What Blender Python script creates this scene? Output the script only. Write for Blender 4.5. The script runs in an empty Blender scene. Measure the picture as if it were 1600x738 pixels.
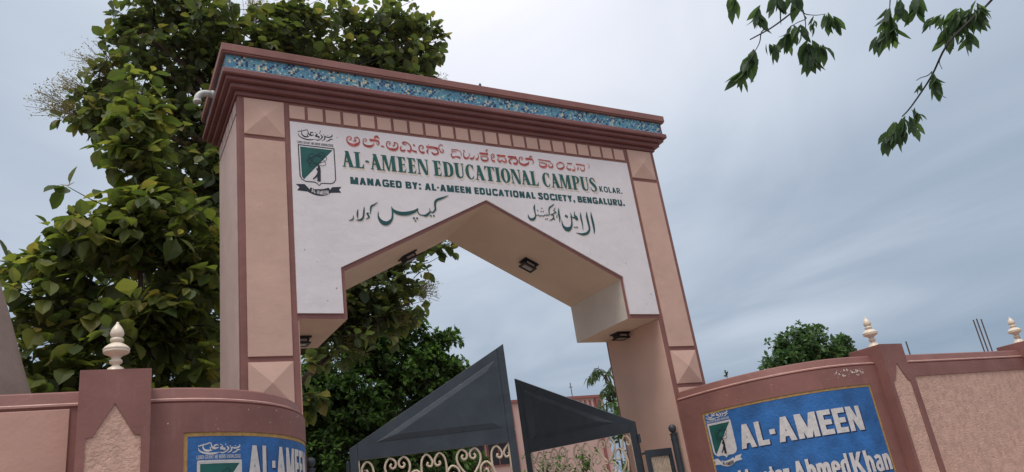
import bpy, bmesh, math, random
from math import radians, pi, sin, cos, sqrt
from mathutils import Vector, Matrix
random.seed(7)
SC = bpy.context.scene
COL = SC.collection
Z0 = 1.486          # solved heights are relative to the eye line; the ground is 1.6 m under the lens

# ------------------------------------------------------------------ camera
cd = bpy.data.cameras.new('camera'); cam = bpy.data.objects.new('camera', cd); COL.objects.link(cam)
SC.camera = cam
CAM = Vector((-4.48, -7.902, 0.114 + Z0))
yaw, pit, rol = 0.546, 0.357, -0.149
fw = Vector((sin(yaw)*cos(pit), cos(yaw)*cos(pit), sin(pit)))
rt = Vector((cos(yaw), -sin(yaw), 0)); up = rt.cross(fw)
R_ = cos(rol)*rt + sin(rol)*up; U_ = -sin(rol)*rt + cos(rol)*up
m = Matrix((R_, U_, -fw)).transposed().to_4x4(); m.translation = CAM
cam.matrix_world = m
cd.sensor_fit = 'HORIZONTAL'; cd.sensor_width = 36; cd.lens = 1172.147/1600*36
cd.clip_start = 0.05; cd.clip_end = 3000

# ------------------------------------------------------------------ light: overcast afternoon, sun veiled high up on the camera's left
SUN_EL, SUN_AZ = 66, -125          # azimuth measured clockwise from +Y
W = bpy.data.worlds.new('World'); SC.world = W; W.use_nodes = True
nt = W.node_tree; nt.nodes.clear()
def N(t, **k):
    n = nt.nodes.new(t)
    for a, b in k.items(): setattr(n, a, b)
    return n
def LK(a, b): nt.links.new(a, b)
out = N('ShaderNodeOutputWorld')
sky = N('ShaderNodeTexSky', sky_type='NISHITA', sun_disc=False, sun_elevation=radians(SUN_EL), sun_rotation=radians(SUN_AZ), air_density=1.4, dust_density=3.0, ozone_density=1.5)
bg1 = N('ShaderNodeBackground'); bg1.inputs[1].default_value = 0.08; LK(sky.outputs[0], bg1.inputs[0])
tc = N('ShaderNodeTexCoord')
sep = N('ShaderNodeSeparateXYZ'); LK(tc.outputs['Generated'], sep.inputs[0])
def math_(op, a, b=None, c=None, clamp=False):
    n = N('ShaderNodeMath', operation=op, use_clamp=clamp)
    for i, v in enumerate((a, b, c)):
        if v is None: continue
        if isinstance(v, (int, float)): n.inputs[i].default_value = v
        else: LK(v, n.inputs[i])
    return n.outputs[0]
zc = math_('MAXIMUM', sep.outputs[2], 0.0)
den = math_('ADD', zc, 0.16)
px = math_('DIVIDE', sep.outputs[0], den); py = math_('DIVIDE', sep.outputs[1], den)
comb = N('ShaderNodeCombineXYZ'); LK(px, comb.inputs[0]); LK(py, comb.inputs[1])
SAZ = radians(-14)      # the cloud bands run toward this bearing
along_ = math_('ADD', math_('MULTIPLY', px, sin(SAZ)), math_('MULTIPLY', py, cos(SAZ)))
across = math_('SUBTRACT', math_('MULTIPLY', px, cos(SAZ)), math_('MULTIPLY', py, sin(SAZ)))
mp = N('ShaderNodeCombineXYZ'); LK(math_('MULTIPLY', along_, 0.95), mp.inputs[0]); LK(math_('MULTIPLY', across, 1.25), mp.inputs[1])
nz = N('ShaderNodeTexNoise'); nz.inputs['Scale'].default_value = 0.95; nz.inputs['Detail'].default_value = 6; nz.inputs['Roughness'].default_value = 0.5; nz.inputs['Distortion'].default_value = 0.9; LK(mp.outputs[0], nz.inputs['Vector'])
nz2 = N('ShaderNodeTexNoise'); nz2.inputs['Scale'].default_value = 0.45; nz2.inputs['Detail'].default_value = 3; LK(comb.outputs[0], nz2.inputs['Vector'])
sund = Vector((sin(radians(SUN_AZ))*cos(radians(SUN_EL)), cos(radians(SUN_AZ))*cos(radians(SUN_EL)), sin(radians(SUN_EL))))
dot = N('ShaderNodeVectorMath', operation='DOT_PRODUCT'); dot.inputs[1].default_value = sund; LK(tc.outputs['Generated'], dot.inputs[0])
dd = math_('MAXIMUM', dot.outputs['Value'], 0.0)
glow = math_('POWER', dd, 5.0)
thin = N('ShaderNodeVectorMath', operation='DOT_PRODUCT'); thin.inputs[1].default_value = (sin(radians(34))*cos(radians(42)), cos(radians(34))*cos(radians(42)), sin(radians(42))); LK(tc.outputs['Generated'], thin.inputs[0])
thin_ = math_('POWER', math_('MAXIMUM', thin.outputs['Value'], 0.0), 14.0)      # a thin bright part of the cloud deck above the arch
elev = math_('POWER', zc, 0.9)
streak = math_('SUBTRACT', nz.outputs[0], 0.5)
big = math_('SUBTRACT', nz2.outputs[0], 0.5)
t = math_('ADD', math_('MULTIPLY', elev, 0.50), math_('MULTIPLY', glow, 0.30))
t = math_('ADD', t, math_('MULTIPLY', thin_, 0.26))
t = math_('ADD', t, math_('MULTIPLY', streak, 0.38)); t = math_('ADD', t, math_('MULTIPLY', big, 0.55))
ramp = N('ShaderNodeValToRGB'); LK(t, ramp.inputs[0])
cr = ramp.color_ramp
cr.elements[0].position = 0.0; cr.elements[0].color = (0.235, 0.305, 0.400, 1)
cr.elements[1].position = 1.0; cr.elements[1].color = (1.75, 1.72, 1.72, 1)
for p_, c_ in ((0.15, (0.320, 0.385, 0.475, 1)), (0.32, (0.535, 0.59, 0.675, 1)), (0.50, (0.79, 0.80, 0.86, 1)), (0.62, (1.0, 1.0, 1.03, 1))):
    e = cr.elements.new(p_); e.color = c_
bg2 = N('ShaderNodeBackground'); bg2.inputs[1].default_value = 1.0; LK(ramp.outputs[0], bg2.inputs[0])
mx = N('ShaderNodeMixShader'); mx.inputs[0].default_value = 0.93
LK(bg1.outputs[0], mx.inputs[1]); LK(bg2.outputs[0], mx.inputs[2]); LK(mx.outputs[0], out.inputs[0])
sl = bpy.data.lights.new('sun', 'SUN'); sl.energy = 1.3; sl.angle = radians(20); sl.color = (1, 0.95, 0.88)
so = bpy.data.objects.new('sun', sl); COL.objects.link(so); so.rotation_euler = (-sund).to_track_quat('-Z', 'Y').to_euler()
so.location = (0, 0, 40)
SC.view_settings.view_transform = 'Standard'; SC.view_settings.look = 'None'; SC.view_settings.exposure = 0.33; SC.view_settings.gamma = 1
SC.view_settings.use_curve_mapping = False
SC.render.engine = 'CYCLES'

# ------------------------------------------------------------------ materials
def mat(name, col, rough=0.7, var=0.12, scale=6.0, bump=0.0, bscale=60.0, metal=0.0, dirt=0.0, trans=0.0, dirtcol=(0.12, 0.09, 0.075), streaks=0.0, spec=0.4, rnd=0.0):
    M = bpy.data.materials.new(name); M.use_nodes = True
    t = M.node_tree; b = t.nodes['Principled BSDF']
    b.inputs['Roughness'].default_value = rough; b.inputs['Metallic'].default_value = metal
    b.inputs['Specular IOR Level'].default_value = spec
    tcn = t.nodes.new('ShaderNodeTexCoord')
    geo = t.nodes.new('ShaderNodeNewGeometry')
    n1 = t.nodes.new('ShaderNodeTexNoise'); n1.inputs['Scale'].default_value = scale; n1.inputs['Detail'].default_value = 6
    t.links.new(geo.outputs['Position'], n1.inputs['Vector'])
    mr = t.nodes.new('ShaderNodeMapRange'); mr.inputs[1].default_value = 0.3; mr.inputs[2].default_value = 0.7
    mr.inputs[3].default_value = 1-var; mr.inputs[4].default_value = 1+var
    t.links.new(n1.outputs[0], mr.inputs[0])
    mul = t.nodes.new('ShaderNodeMix'); mul.data_type = 'RGBA'; mul.blend_type = 'MULTIPLY'; mul.inputs[0].default_value = 1
    mul.inputs[6].default_value = (*col, 1); t.links.new(mr.outputs[0], mul.inputs[7])
    last = mul.outputs[2]
    if rnd:
        oi = t.nodes.new('ShaderNodeObjectInfo'); r2 = t.nodes.new('ShaderNodeMapRange'); r2.inputs[3].default_value = 1-rnd; r2.inputs[4].default_value = 1+rnd
        t.links.new(oi.outputs['Random'], r2.inputs[0])
        m2 = t.nodes.new('ShaderNodeMix'); m2.data_type = 'RGBA'; m2.blend_type = 'MULTIPLY'; m2.inputs[0].default_value = 1
        t.links.new(last, m2.inputs[6]); t.links.new(r2.outputs[0], m2.inputs[7]); last = m2.outputs[2]
    if dirt or streaks:
        n2 = t.nodes.new('ShaderNodeTexNoise'); n2.inputs['Scale'].default_value = 14; n2.inputs['Detail'].default_value = 8; n2.inputs['Roughness'].default_value = .7
        mpn = t.nodes.new('ShaderNodeMapping'); mpn.inputs['Scale'].default_value = (1, 1, 0.16 if streaks else 1)
        t.links.new(geo.outputs['Position'], mpn.inputs[0]); t.links.new(mpn.outputs[0], n2.inputs['Vector'])
        r3 = t.nodes.new('ShaderNodeMapRange'); r3.inputs[1].default_value = 0.56; r3.inputs[2].default_value = 0.78
        r3.inputs[3].default_value = 0; r3.inputs[4].default_value = max(dirt, streaks); t.links.new(n2.outputs[0], r3.inputs[0])
        m3 = t.nodes.new('ShaderNodeMix'); m3.data_type = 'RGBA'; t.links.new(r3.outputs[0], m3.inputs[0]); t.links.new(last, m3.inputs[6]); m3.inputs[7].default_value = (*dirtcol, 1)
        last = m3.outputs[2]
    t.links.new(last, b.inputs['Base Color'])
    if bump:
        n4 = t.nodes.new('ShaderNodeTexNoise'); n4.inputs['Scale'].default_value = bscale; n4.inputs['Detail'].default_value = 5; n4.inputs['Roughness'].default_value = .6
        t.links.new(geo.outputs['Position'], n4.inputs['Vector'])
        bp = t.nodes.new('ShaderNodeBump'); bp.inputs['Strength'].default_value = 1.0; bp.inputs['Distance'].default_value = bump
        t.links.new(n4.outputs[0], bp.inputs['Height'])
        n5 = t.nodes.new('ShaderNodeTexNoise'); n5.inputs['Scale'].default_value = 4.5; n5.inputs['Detail'].default_value = 3; t.links.new(geo.outputs['Position'], n5.inputs['Vector'])
        b2 = t.nodes.new('ShaderNodeBump'); b2.inputs['Strength'].default_value = 1.0; b2.inputs['Distance'].default_value = 0.009
        t.links.new(n5.outputs[0], b2.inputs['Height']); t.links.new(bp.outputs[0], b2.inputs['Normal']); t.links.new(b2.outputs[0], b.inputs['Normal'])
    return M

M = {}
M['mauve'] = mat('mauve_paint', (0.25, 0.108, 0.092), 0.6, 0.14, 2.5, 0.0015, 40, streaks=0.4, dirtcol=(0.34, 0.21, 0.185))
M['mauve_dark'] = mat('cornice_paint', (0.215, 0.088, 0.085), 0.6, 0.10, 2.5, 0.0015, 40, streaks=0.3, dirtcol=(0.10, 0.05, 0.045))
M['peach'] = mat('peach_paint', (0.62, 0.395, 0.315), 0.7, 0.08, 1.7, 0.0012, 50, streaks=0.2, rnd=0.03, dirtcol=(0.40, 0.25, 0.20))
M['peach_side'] = mat('skylit_peach_paint', (0.57, 0.415, 0.375), 0.7, 0.06, 2.0, 0.0012, 50, streaks=0.25, dirtcol=(0.36, 0.25, 0.21))  # streaked peach; sky light from the side put into the greyer pink
M['soffit'] = mat('beige_paint', (0.63, 0.465, 0.370), 0.8, 0.06, 2.0, 0.001, 50, dirt=0.10, dirtcol=(0.3, 0.18, 0.12))
M['jamb'] = mat('skylit_beige_paint', (0.64, 0.56, 0.49), 0.8, 0.06, 2.0, 0.001, 50, dirt=0.08, dirtcol=(0.4, 0.3, 0.24))  # paler, cooler beige: light from the open sky put into the colour
M['white'] = mat('white_sign_paint', (0.76, 0.70, 0.71), 0.6, 0.06, 1.2, 0.001, 60, streaks=0.22, dirtcol=(0.55, 0.47, 0.45))
M['stucco'] = mat('rough_peach_stucco', (0.62, 0.385, 0.305), 0.85, 0.16, 14, 0.016, 42, rnd=0.0)
M['wallpanel'] = mat('smooth_peach_wall_paint', (0.54, 0.31, 0.25), 0.75, 0.06, 2.0, 0.0015, 40, dirt=0.18, dirtcol=(0.34, 0.19, 0.14))
M['chipped'] = mat('chipped_maroon_edge', (0.52, 0.33, 0.28), 0.7, 0.25, 9, 0.003, 60, dirt=1.0, dirtcol=(0.72, 0.60, 0.52))
M['blue'] = mat('blue_sign_paint', (0.022, 0.125, 0.36), 0.5, 0.28, 5, 0.008, 30, spec=0.5)
M['gold'] = mat('gold_border_paint', (0.42, 0.25, 0.09), 0.6, 0.25, 30, 0.004, 60)
M['green_paint'] = mat('green_letter_paint', (0.012, 0.098, 0.085), 0.5, 0.22, 8)
M['teal_paint'] = mat('teal_letter_paint', (0.012, 0.075, 0.078), 0.5, 0.2, 8)
M['red_paint'] = mat('faded_red_letter_paint', (0.42, 0.055, 0.05), 0.6, 0.3, 14, dirt=0.85, dirtcol=(0.60, 0.36, 0.34))
M['tan_paint'] = mat('pale_drop_shadow_paint', (0.72, 0.59, 0.48), 0.6, 0.12, 14)
M['pink_paint'] = mat('pale_pink_outline_paint', (0.68, 0.44, 0.40), 0.6, 0.12, 14)
M['black_paint'] = mat('dark_line_paint', (0.018, 0.022, 0.035), 0.5, 0.2, 8)
M['white_letter'] = mat('white_letter_paint', (0.62, 0.58, 0.57), 0.6, 0.12, 20, 0.004, 60, dirt=0.25, dirtcol=(0.35, 0.32, 0.33))
M['letter_shadow'] = mat('navy_letter_shadow_paint', (0.012, 0.028, 0.09), 0.6, 0.2, 20)
M['finial'] = mat('cream_glazed_finial', (0.74, 0.62, 0.49), 0.35, 0.06, 20, dirt=0.15, dirtcol=(0.5, 0.38, 0.26), spec=0.5)
M['slate'] = mat('slate_grey_gate_enamel', (0.036, 0.045, 0.056), 0.42, 0.15, 5, 0.0006, 30, spec=0.45, dirt=0.2, dirtcol=(0.06, 0.06, 0.06))
M['scroll'] = mat('cream_scrollwork_enamel', (0.58, 0.46, 0.35), 0.5, 0.2, 20, dirt=0.25, dirtcol=(0.3, 0.2, 0.14))
M['blackmetal'] = mat('black_lamp_housing', (0.012, 0.010, 0.010), 0.4, 0.1, 20)
M['lens'] = mat('frosted_lamp_glass', (0.30, 0.25, 0.24), 0.25, 0.05, 20, spec=0.6)
M['pvc'] = mat('grey_white_pvc', (0.58, 0.57, 0.55), 0.4, 0.12, 20, dirt=0.2)
M['iron'] = mat('rusty_iron', (0.10, 0.07, 0.06), 0.7, 0.3, 40)
M['concrete'] = mat('grey_brown_concrete', (0.31, 0.23, 0.195), 0.8, 0.12, 1.5, 0.003, 30)
M['ground'] = mat('dusty_road_ground', (0.36, 0.29, 0.225), 0.95, 0.2, 0.8, 0.01, 12, dirt=0.3)
M['asphalt'] = mat('worn_asphalt', (0.10, 0.094, 0.088), 0.9, 0.2, 2, 0.006, 60)
M['pave'] = mat('concrete_driveway', (0.40, 0.36, 0.31), 0.9, 0.12, 2, 0.004, 40)
M['bldg'] = mat('pink_building_paint', (0.55, 0.36, 0.32), 0.8, 0.07, 0.6, streaks=0.3, dirtcol=(0.4, 0.24, 0.2))
M['bldg_trim'] = mat('dusty_rose_trim', (0.28, 0.10, 0.09), 0.7, 0.1, 1)
M['bldg_dark'] = mat('dark_window_void', (0.035, 0.03, 0.035), 0.3, 0.1, 1)
M['bark'] = mat('brown_bark', (0.10, 0.068, 0.050), 0.9, 0.3, 10, 0.01, 30)
M['twig'] = mat('grey_twig_bark', (0.045, 0.038, 0.034), 0.9, 0.2, 10)
for k_, c_ in (('tile_teal', (0.13, 0.35, 0.44)), ('tile_blue', (0.08, 0.25, 0.41)), ('tile_pale', (0.34, 0.53, 0.57)), ('tile_navy', (0.018, 0.03, 0.11)), ('tile_cream', (0.66, 0.60, 0.42))):
    M[k_] = mat('glazed_' + k_, c_, 0.3, 0.15, 40, spec=0.5)

def leafmat(name, stops, trans=0.35, rough=0.5, under=(0.17, 0.21, 0.12)):
    Mt = bpy.data.materials.new(name); Mt.use_nodes = True
    t = Mt.node_tree; t.nodes.clear()
    o = t.nodes.new('ShaderNodeOutputMaterial'); b = t.nodes.new('ShaderNodeBsdfPrincipled'); tr = t.nodes.new('ShaderNodeBsdfTranslucent'); mxs = t.nodes.new('ShaderNodeMixShader')
    at = t.nodes.new('ShaderNodeAttribute'); at.attribute_name = 'tone'
    oi = t.nodes.new('ShaderNodeObjectInfo')
    ad = t.nodes.new('ShaderNodeMath'); ad.operation = 'ADD'; t.links.new(at.outputs['Fac'], ad.inputs[0]); t.links.new(oi.outputs['Random'], ad.inputs[1])
    fr = t.nodes.new('ShaderNodeMath'); fr.operation = 'FRACT'; t.links.new(ad.outputs[0], fr.inputs[0])
    rp = t.nodes.new('ShaderNodeValToRGB'); t.links.new(fr.outputs[0], rp.inputs[0])
    c = rp.color_ramp; c.elements[0].position = stops[0][0]; c.elements[0].color = (*stops[0][1], 1); c.elements[1].position = stops[-1][0]; c.elements[1].color = (*stops[-1][1], 1)
    for p_, q_ in stops[1:-1]:
        e = c.elements.new(p_); e.color = (*q_, 1)
    geo = t.nodes.new('ShaderNodeNewGeometry')
    nn = t.nodes.new('ShaderNodeTexNoise'); nn.inputs['Scale'].default_value = 9; t.links.new(geo.outputs['Position'], nn.inputs['Vector'])
    mr = t.nodes.new('ShaderNodeMapRange'); mr.inputs[3].default_value = 0.75; mr.inputs[4].default_value = 1.25; t.links.new(nn.outputs[0], mr.inputs[0])
    ml = t.nodes.new('ShaderNodeMix'); ml.data_type = 'RGBA'; ml.blend_type = 'MULTIPLY'; ml.inputs[0].default_value = 1
    t.links.new(rp.outputs[0], ml.inputs[6]); t.links.new(mr.outputs[0], ml.inputs[7])
    bk = t.nodes.new('ShaderNodeMix'); bk.data_type = 'RGBA'; t.links.new(ml.outputs[2], bk.inputs[6]); bk.inputs[7].default_value = (*under, 1)
    ms = t.nodes.new('ShaderNodeMath'); ms.operation = 'MULTIPLY'; ms.inputs[1].default_value = 0.5; t.links.new(geo.outputs['Backfacing'], ms.inputs[0]); t.links.new(ms.outputs[0], bk.inputs[0])
    t.links.new(bk.outputs[2], b.inputs['Base Color']); b.inputs['Roughness'].default_value = rough; b.inputs['Specular IOR Level'].default_value = 0.35
    br = t.nodes.new('ShaderNodeMix'); br.data_type = 'RGBA'; br.blend_type = 'MULTIPLY'; br.inputs[0].default_value = 1; t.links.new(ml.outputs[2], br.inputs[6]); br.inputs[7].default_value = (1.5, 1.6, 0.8, 1)
    t.links.new(br.outputs[2], tr.inputs[0]); mxs.inputs[0].default_value = trans
    t.links.new(b.outputs[0], mxs.inputs[1]); t.links.new(tr.outputs[0], mxs.inputs[2]); t.links.new(mxs.outputs[0], o.inputs[0])
    return Mt
M['teak'] = leafmat('teak_leaf', [(0, (0.050, 0.078, 0.022)), (0.3, (0.090, 0.122, 0.030)), (0.62, (0.145, 0.175, 0.042)), (0.86, (0.22, 0.23, 0.06)), (1, (0.32, 0.24, 0.07))], trans=0.5, under=(0.27, 0.29, 0.18))
M['teak_old'] = leafmat('mature_teak_leaf', [(0, (0.045, 0.068, 0.028)), (0.5, (0.080, 0.108, 0.038)), (0.85, (0.14, 0.158, 0.048)), (1, (0.22, 0.17, 0.06))], trans=0.5, under=(0.23, 0.25, 0.16))
M['bright'] = leafmat('small_green_leaf', [(0, (0.024, 0.058, 0.016)), (0.5, (0.058, 0.12, 0.027)), (0.85, (0.11, 0.21, 0.042)), (1, (0.15, 0.26, 0.055))], trans=0.38)
M['far'] = leafmat('distant_tree_leaf', [(0, (0.024, 0.062, 0.022)), (0.6, (0.052, 0.115, 0.038)), (1, (0.10, 0.17, 0.06))], trans=0.35)
M['palm'] = leafmat('drooping_pale_leaf', [(0, (0.06, 0.10, 0.05)), (1, (0.11, 0.16, 0.07))], trans=0.35)
M['over'] = leafmat('overhanging_leaf', [(0, (0.055, 0.090, 0.052)), (0.7, (0.075, 0.125, 0.062)), (1, (0.11, 0.17, 0.07))], trans=0.5, under=(0.10, 0.14, 0.09))  # raised grey-green tones carry the bright veil over these leaves
M['flower'] = leafmat('dry_flower_panicle', [(0, (0.19, 0.165, 0.085)), (1, (0.34, 0.28, 0.12))], trans=0.3, under=(0.25, 0.21, 0.11))

# ------------------------------------------------------------------ mesh helpers
def newobj(name, me, parent=None, mats=(), loc=None):
    o = bpy.data.objects.new(name, me); COL.objects.link(o)
    for mm in mats:
        if mm is not None: me.materials.append(mm)
    if parent: o.parent = parent
    if loc: o.location = loc
    return o
class MB:
    def __init__(s): s.v = []; s.f = []; s.mi = []; s.tone = []
    def quad(s, pts, mi=0):
        k = len(s.v); s.v += [tuple(p) for p in pts]; s.f.append(tuple(range(k, k+len(pts)))); s.mi.append(mi)
    def box(s, x0, x1, y0, y1, z0, z1, mi=0):
        k = len(s.v)
        s.v += [(x0,y0,z0),(x1,y0,z0),(x1,y1,z0),(x0,y1,z0),(x0,y0,z1),(x1,y0,z1),(x1,y1,z1),(x0,y1,z1)]
        for f in ((0,3,2,1),(4,5,6,7),(0,1,5,4),(1,2,6,5),(2,3,7,6),(3,0,4,7)):
            s.f.append(tuple(k+i for i in f)); s.mi.append(mi)
    def tube(s, pts, rad, n=6, mi=0, cap=True, tone=None):
        pts = [Vector(p) for p in pts]; k0 = len(s.v)
        if not isinstance(rad, (list, tuple)): rad = [rad]*len(pts)
        ref = None
        for i, p in enumerate(pts):
            d = (pts[min(i+1, len(pts)-1)] - pts[max(i-1, 0)])
            d = d.normalized() if d.length > 1e-9 else Vector((0, 0, 1))
            if ref is None:
                ref = d.orthogonal().normalized()
            else:
                ref = (ref - d*ref.dot(d)); ref = ref.normalized() if ref.length > 1e-6 else d.orthogonal().normalized()
            b = d.cross(ref)
            for j in range(n):
                a = 2*pi*j/n; s.v.append(tuple(p + (ref*cos(a) + b*sin(a))*rad[i]))
        for i in range(len(pts)-1):
            for j in range(n):
                a = k0+i*n+j; b2 = k0+i*n+(j+1) % n
                s.f.append((a, b2, b2+n, a+n)); s.mi.append(mi)
        if cap:
            s.f.append(tuple(k0+j for j in range(n))[::-1]); s.mi.append(mi)
            s.f.append(tuple(k0+(len(pts)-1)*n+j for j in range(n))); s.mi.append(mi)
    def lathe(s, prof, c=(0, 0, 0), n=24, mi=0):
        k = len(s.v)
        for r, z in prof:
            for j in range(n):
                a = 2*pi*j/n; s.v.append((c[0]+r*cos(a), c[1]+r*sin(a), c[2]+z))
        for i in range(len(prof)-1):
            for j in range(n):
                s.f.append((k+i*n+j, k+i*n+(j+1) % n, k+(i+1)*n+(j+1) % n, k+(i+1)*n+j)); s.mi.append(mi)
        s.f.append(tuple(k+(len(prof)-1)*n+j for j in range(n))); s.mi.append(mi)
        s.f.append(tuple(k+j for j in range(n))[::-1]); s.mi.append(mi)
    def prism(s, poly, y0, y1, mi=0, mis=None):
        # poly in (x,z), front face at y0, back at y1
        k = len(s.v); n = len(poly)
        s.v += [(x, y0, z) for x, z in poly] + [(x, y1, z) for x, z in poly]
        s.f.append(tuple(range(k, k+n))); s.mi.append(mi)
        s.f.append(tuple(range(k+2*n-1, k+n-1, -1))); s.mi.append(mi)
        for i in range(n):
            j = (i+1) % n
            s.f.append((k+i, k+n+i, k+n+j, k+j)); s.mi.append(mis[i] if mis else mi)
    def build(s, name, mats, parent=None, smooth=False, bevel=0, loc=None, recalc=True):
        me = bpy.data.meshes.new(name); me.from_pydata(s.v, [], s.f)
        if not isinstance(mats, (list, tuple)): mats = [mats]
        me.polygons.foreach_set('material_index', s.mi)
        if recalc or bevel:
            bm = bmesh.new(); bm.from_mesh(me)
            if recalc: bmesh.ops.recalc_face_normals(bm, faces=bm.faces)
            if bevel:
                es = [e for e in bm.edges if len(e.link_faces) == 2 and e.calc_face_angle(0) > 0.6]
                bmesh.ops.bevel(bm, geom=es, offset=bevel, segments=2, profile=0.5, affect='EDGES', clamp_overlap=True)
            bm.to_mesh(me); bm.free()
        if smooth: me.polygons.foreach_set('use_smooth', [True]*len(me.polygons))
        me.update()
        return newobj(name, me, parent, mats, loc)
def tag(o, label, cat, group=None):
    o['label'] = label; o['category'] = cat
    if group: o['group'] = group
    return o
def empty(name, loc, label, cat, group=None):
    o = bpy.data.objects.new(name, None); COL.objects.link(o); o.location = loc; o.empty_display_size = 0.3
    return tag(o, label, cat, group)
def adopt(root):
    # children were modelled in world space: keep them there under a root standing at the thing's base
    inv = Matrix.Translation(-Vector(root.location))
    for ch in [c for c in bpy.data.objects if c.parent == root]:
        if ch.get('_done'): continue
        ch.location = Vector(ch.location) - Vector(root.location)
def structure(o): o['kind'] = 'structure'; return o
KANNADA = [[-1805,4708,8,-1776,4726,9,-1780,4750,8,-1807,4755,8,-1829,4733,9,-1833,4699,11,-1818,4667,19,-1784,4646,28,-1744,4643,31,-1702,4662,25,-1677,4691,13,-1674,4730,9,-1691,4754,10,-1716,4756,9,-1735,4734,9,-1714,4708,10,-1755,4699,9],[-1607,4711,6,-1579,4734,6,-1591,4753,6,-1620,4740,6,-1628,4703,8,-1620,4670,15,-1585,4652,23,-1539,4652,23,-1501,4674,15,-1488,4701,6],[-1542,4742,23,-1480,4744,24,-1433,4740,19,-1419,4718,10,-1437,4690,8,-1459,4707,6],[-1469,4751,11,-1469,4788,19,-1439,4804,23,-1415,4773,5],[-1397,4673,16,-1355,4672,8],[-1293,4708,8,-1270,4731,7,-1279,4750,7,-1306,4747,9,-1322,4719,9,-1320,4679,12,-1293,4651,22,-1246,4643,26,-1202,4651,22,-1175,4686,14,-1172,4726,8,-1194,4747,9,-1221,4743,8,-1213,4716,10,-1244,4692,9],[-1122,4704,7,-1141,4679,11,-1133,4648,19,-1101,4643,20,-1072,4661,6],[-1051,4661,6,-1025,4644,25,-999,4664,17,-996,4714,13,-1015,4746,9,-1051,4771,10,-1090,4766,16,-1105,4749,11,-1084,4737,9,-1051,4745,6],[-995,4673,8,-964,4657,17,-921,4648,21],[-963,4747,15,-934,4738,13],[-848,4706,9,-821,4724,9,-827,4746,8,-855,4752,9,-879,4731,11,-883,4693,14,-867,4657,17,-838,4649,25,-809,4661,9],[-778,4738,28,-676,4742,25,-603,4736,9],[-754,4703,15,-777,4671,16,-761,4641,6],[-712,4673,10,-687,4646,20,-653,4647,17,-623,4666,18,-619,4696,14,-633,4720,10,-661,4729,9],[-599,4728,9,-600,4769,7,-568,4797,9,-540,4785,5],[-593,4728,10,-583,4691,13,-552,4689,10,-537,4717,7,-563,4738,6],[-425,4739,10,-348,4748,9,-302,4739,5,-282,4711,5,-294,4668,4],[-428,4710,6,-352,4720,4],[-413,4696,5,-432,4678,7,-430,4646,15,-409,4629,17,-372,4647,9,-346,4644,15,-304,4634,21],[-248,4748,17,-225,4745,12],[-246,4721,7,-251,4673,11,-238,4641,20,-203,4643,16,-176,4670,6,-153,4726,3],[-161,4647,17,-138,4641,21,-109,4656,11,-88,4698,4],[-78,4642,15,-50,4647,15,-30,4687,6,-34,4726,4],[127,4809,9,95,4790,11,116,4776,7],[-8,4737,22,123,4741,24],[1,4693,7,69,4704,9,110,4691,9,108,4654,15,59,4632,21,18,4644,17,5,4679,10],[192,4749,7,164,4728,7,178,4698,9,212,4715,11,210,4745,11,189,4749,9],[164,4685,10,174,4650,18,213,4643,21],[258,4736,24,389,4739,24],[280,4698,9,261,4672,10,287,4643,21,316,4663,13,329,4673,7,359,4646,22,390,4662,19,389,4699,12,368,4702,7],[430,4737,24,564,4739,26],[503,4723,9,444,4686,12,439,4651,17,468,4639,17],[500,4649,16,543,4639,26,571,4675,17,560,4717,12,512,4724,9],[636,4717,7,666,4733,7,656,4754,7,619,4750,9,601,4704,12,612,4655,21,672,4638,26,735,4663,19,759,4696,7],[707,4738,23,803,4740,21,833,4720,9,827,4686,5,797,4678,4],[774,4759,9,802,4789,13,826,4769,5],[919,4749,12,1021,4747,10,1122,4741,14],[921,4707,10,985,4705,9,1047,4694,10,1034,4658,21,982,4637,24,932,4653,16,930,4680,10],[1119,4723,8,1153,4691,10,1130,4653,17,1091,4649,19,1074,4669,9,1100,4694,5],[1284,4746,17,1222,4710,9,1224,4654,9,1279,4642,23,1338,4680,13,1337,4732,8,1284,4746,15],[1404,4743,15,1491,4747,10],[1401,4705,6,1382,4667,10,1428,4646,19,1456,4666,8],[1471,4645,19,1510,4644,17,1527,4682,5,1510,4717,5],[1555,4749,15,1711,4743,12],[1589,4698,19,1567,4655,12],[1623,4697,7,1638,4653,12,1685,4665,10,1701,4719,4],[1769,4782,4,1792,4747,4,1762,4698,3]]
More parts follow.
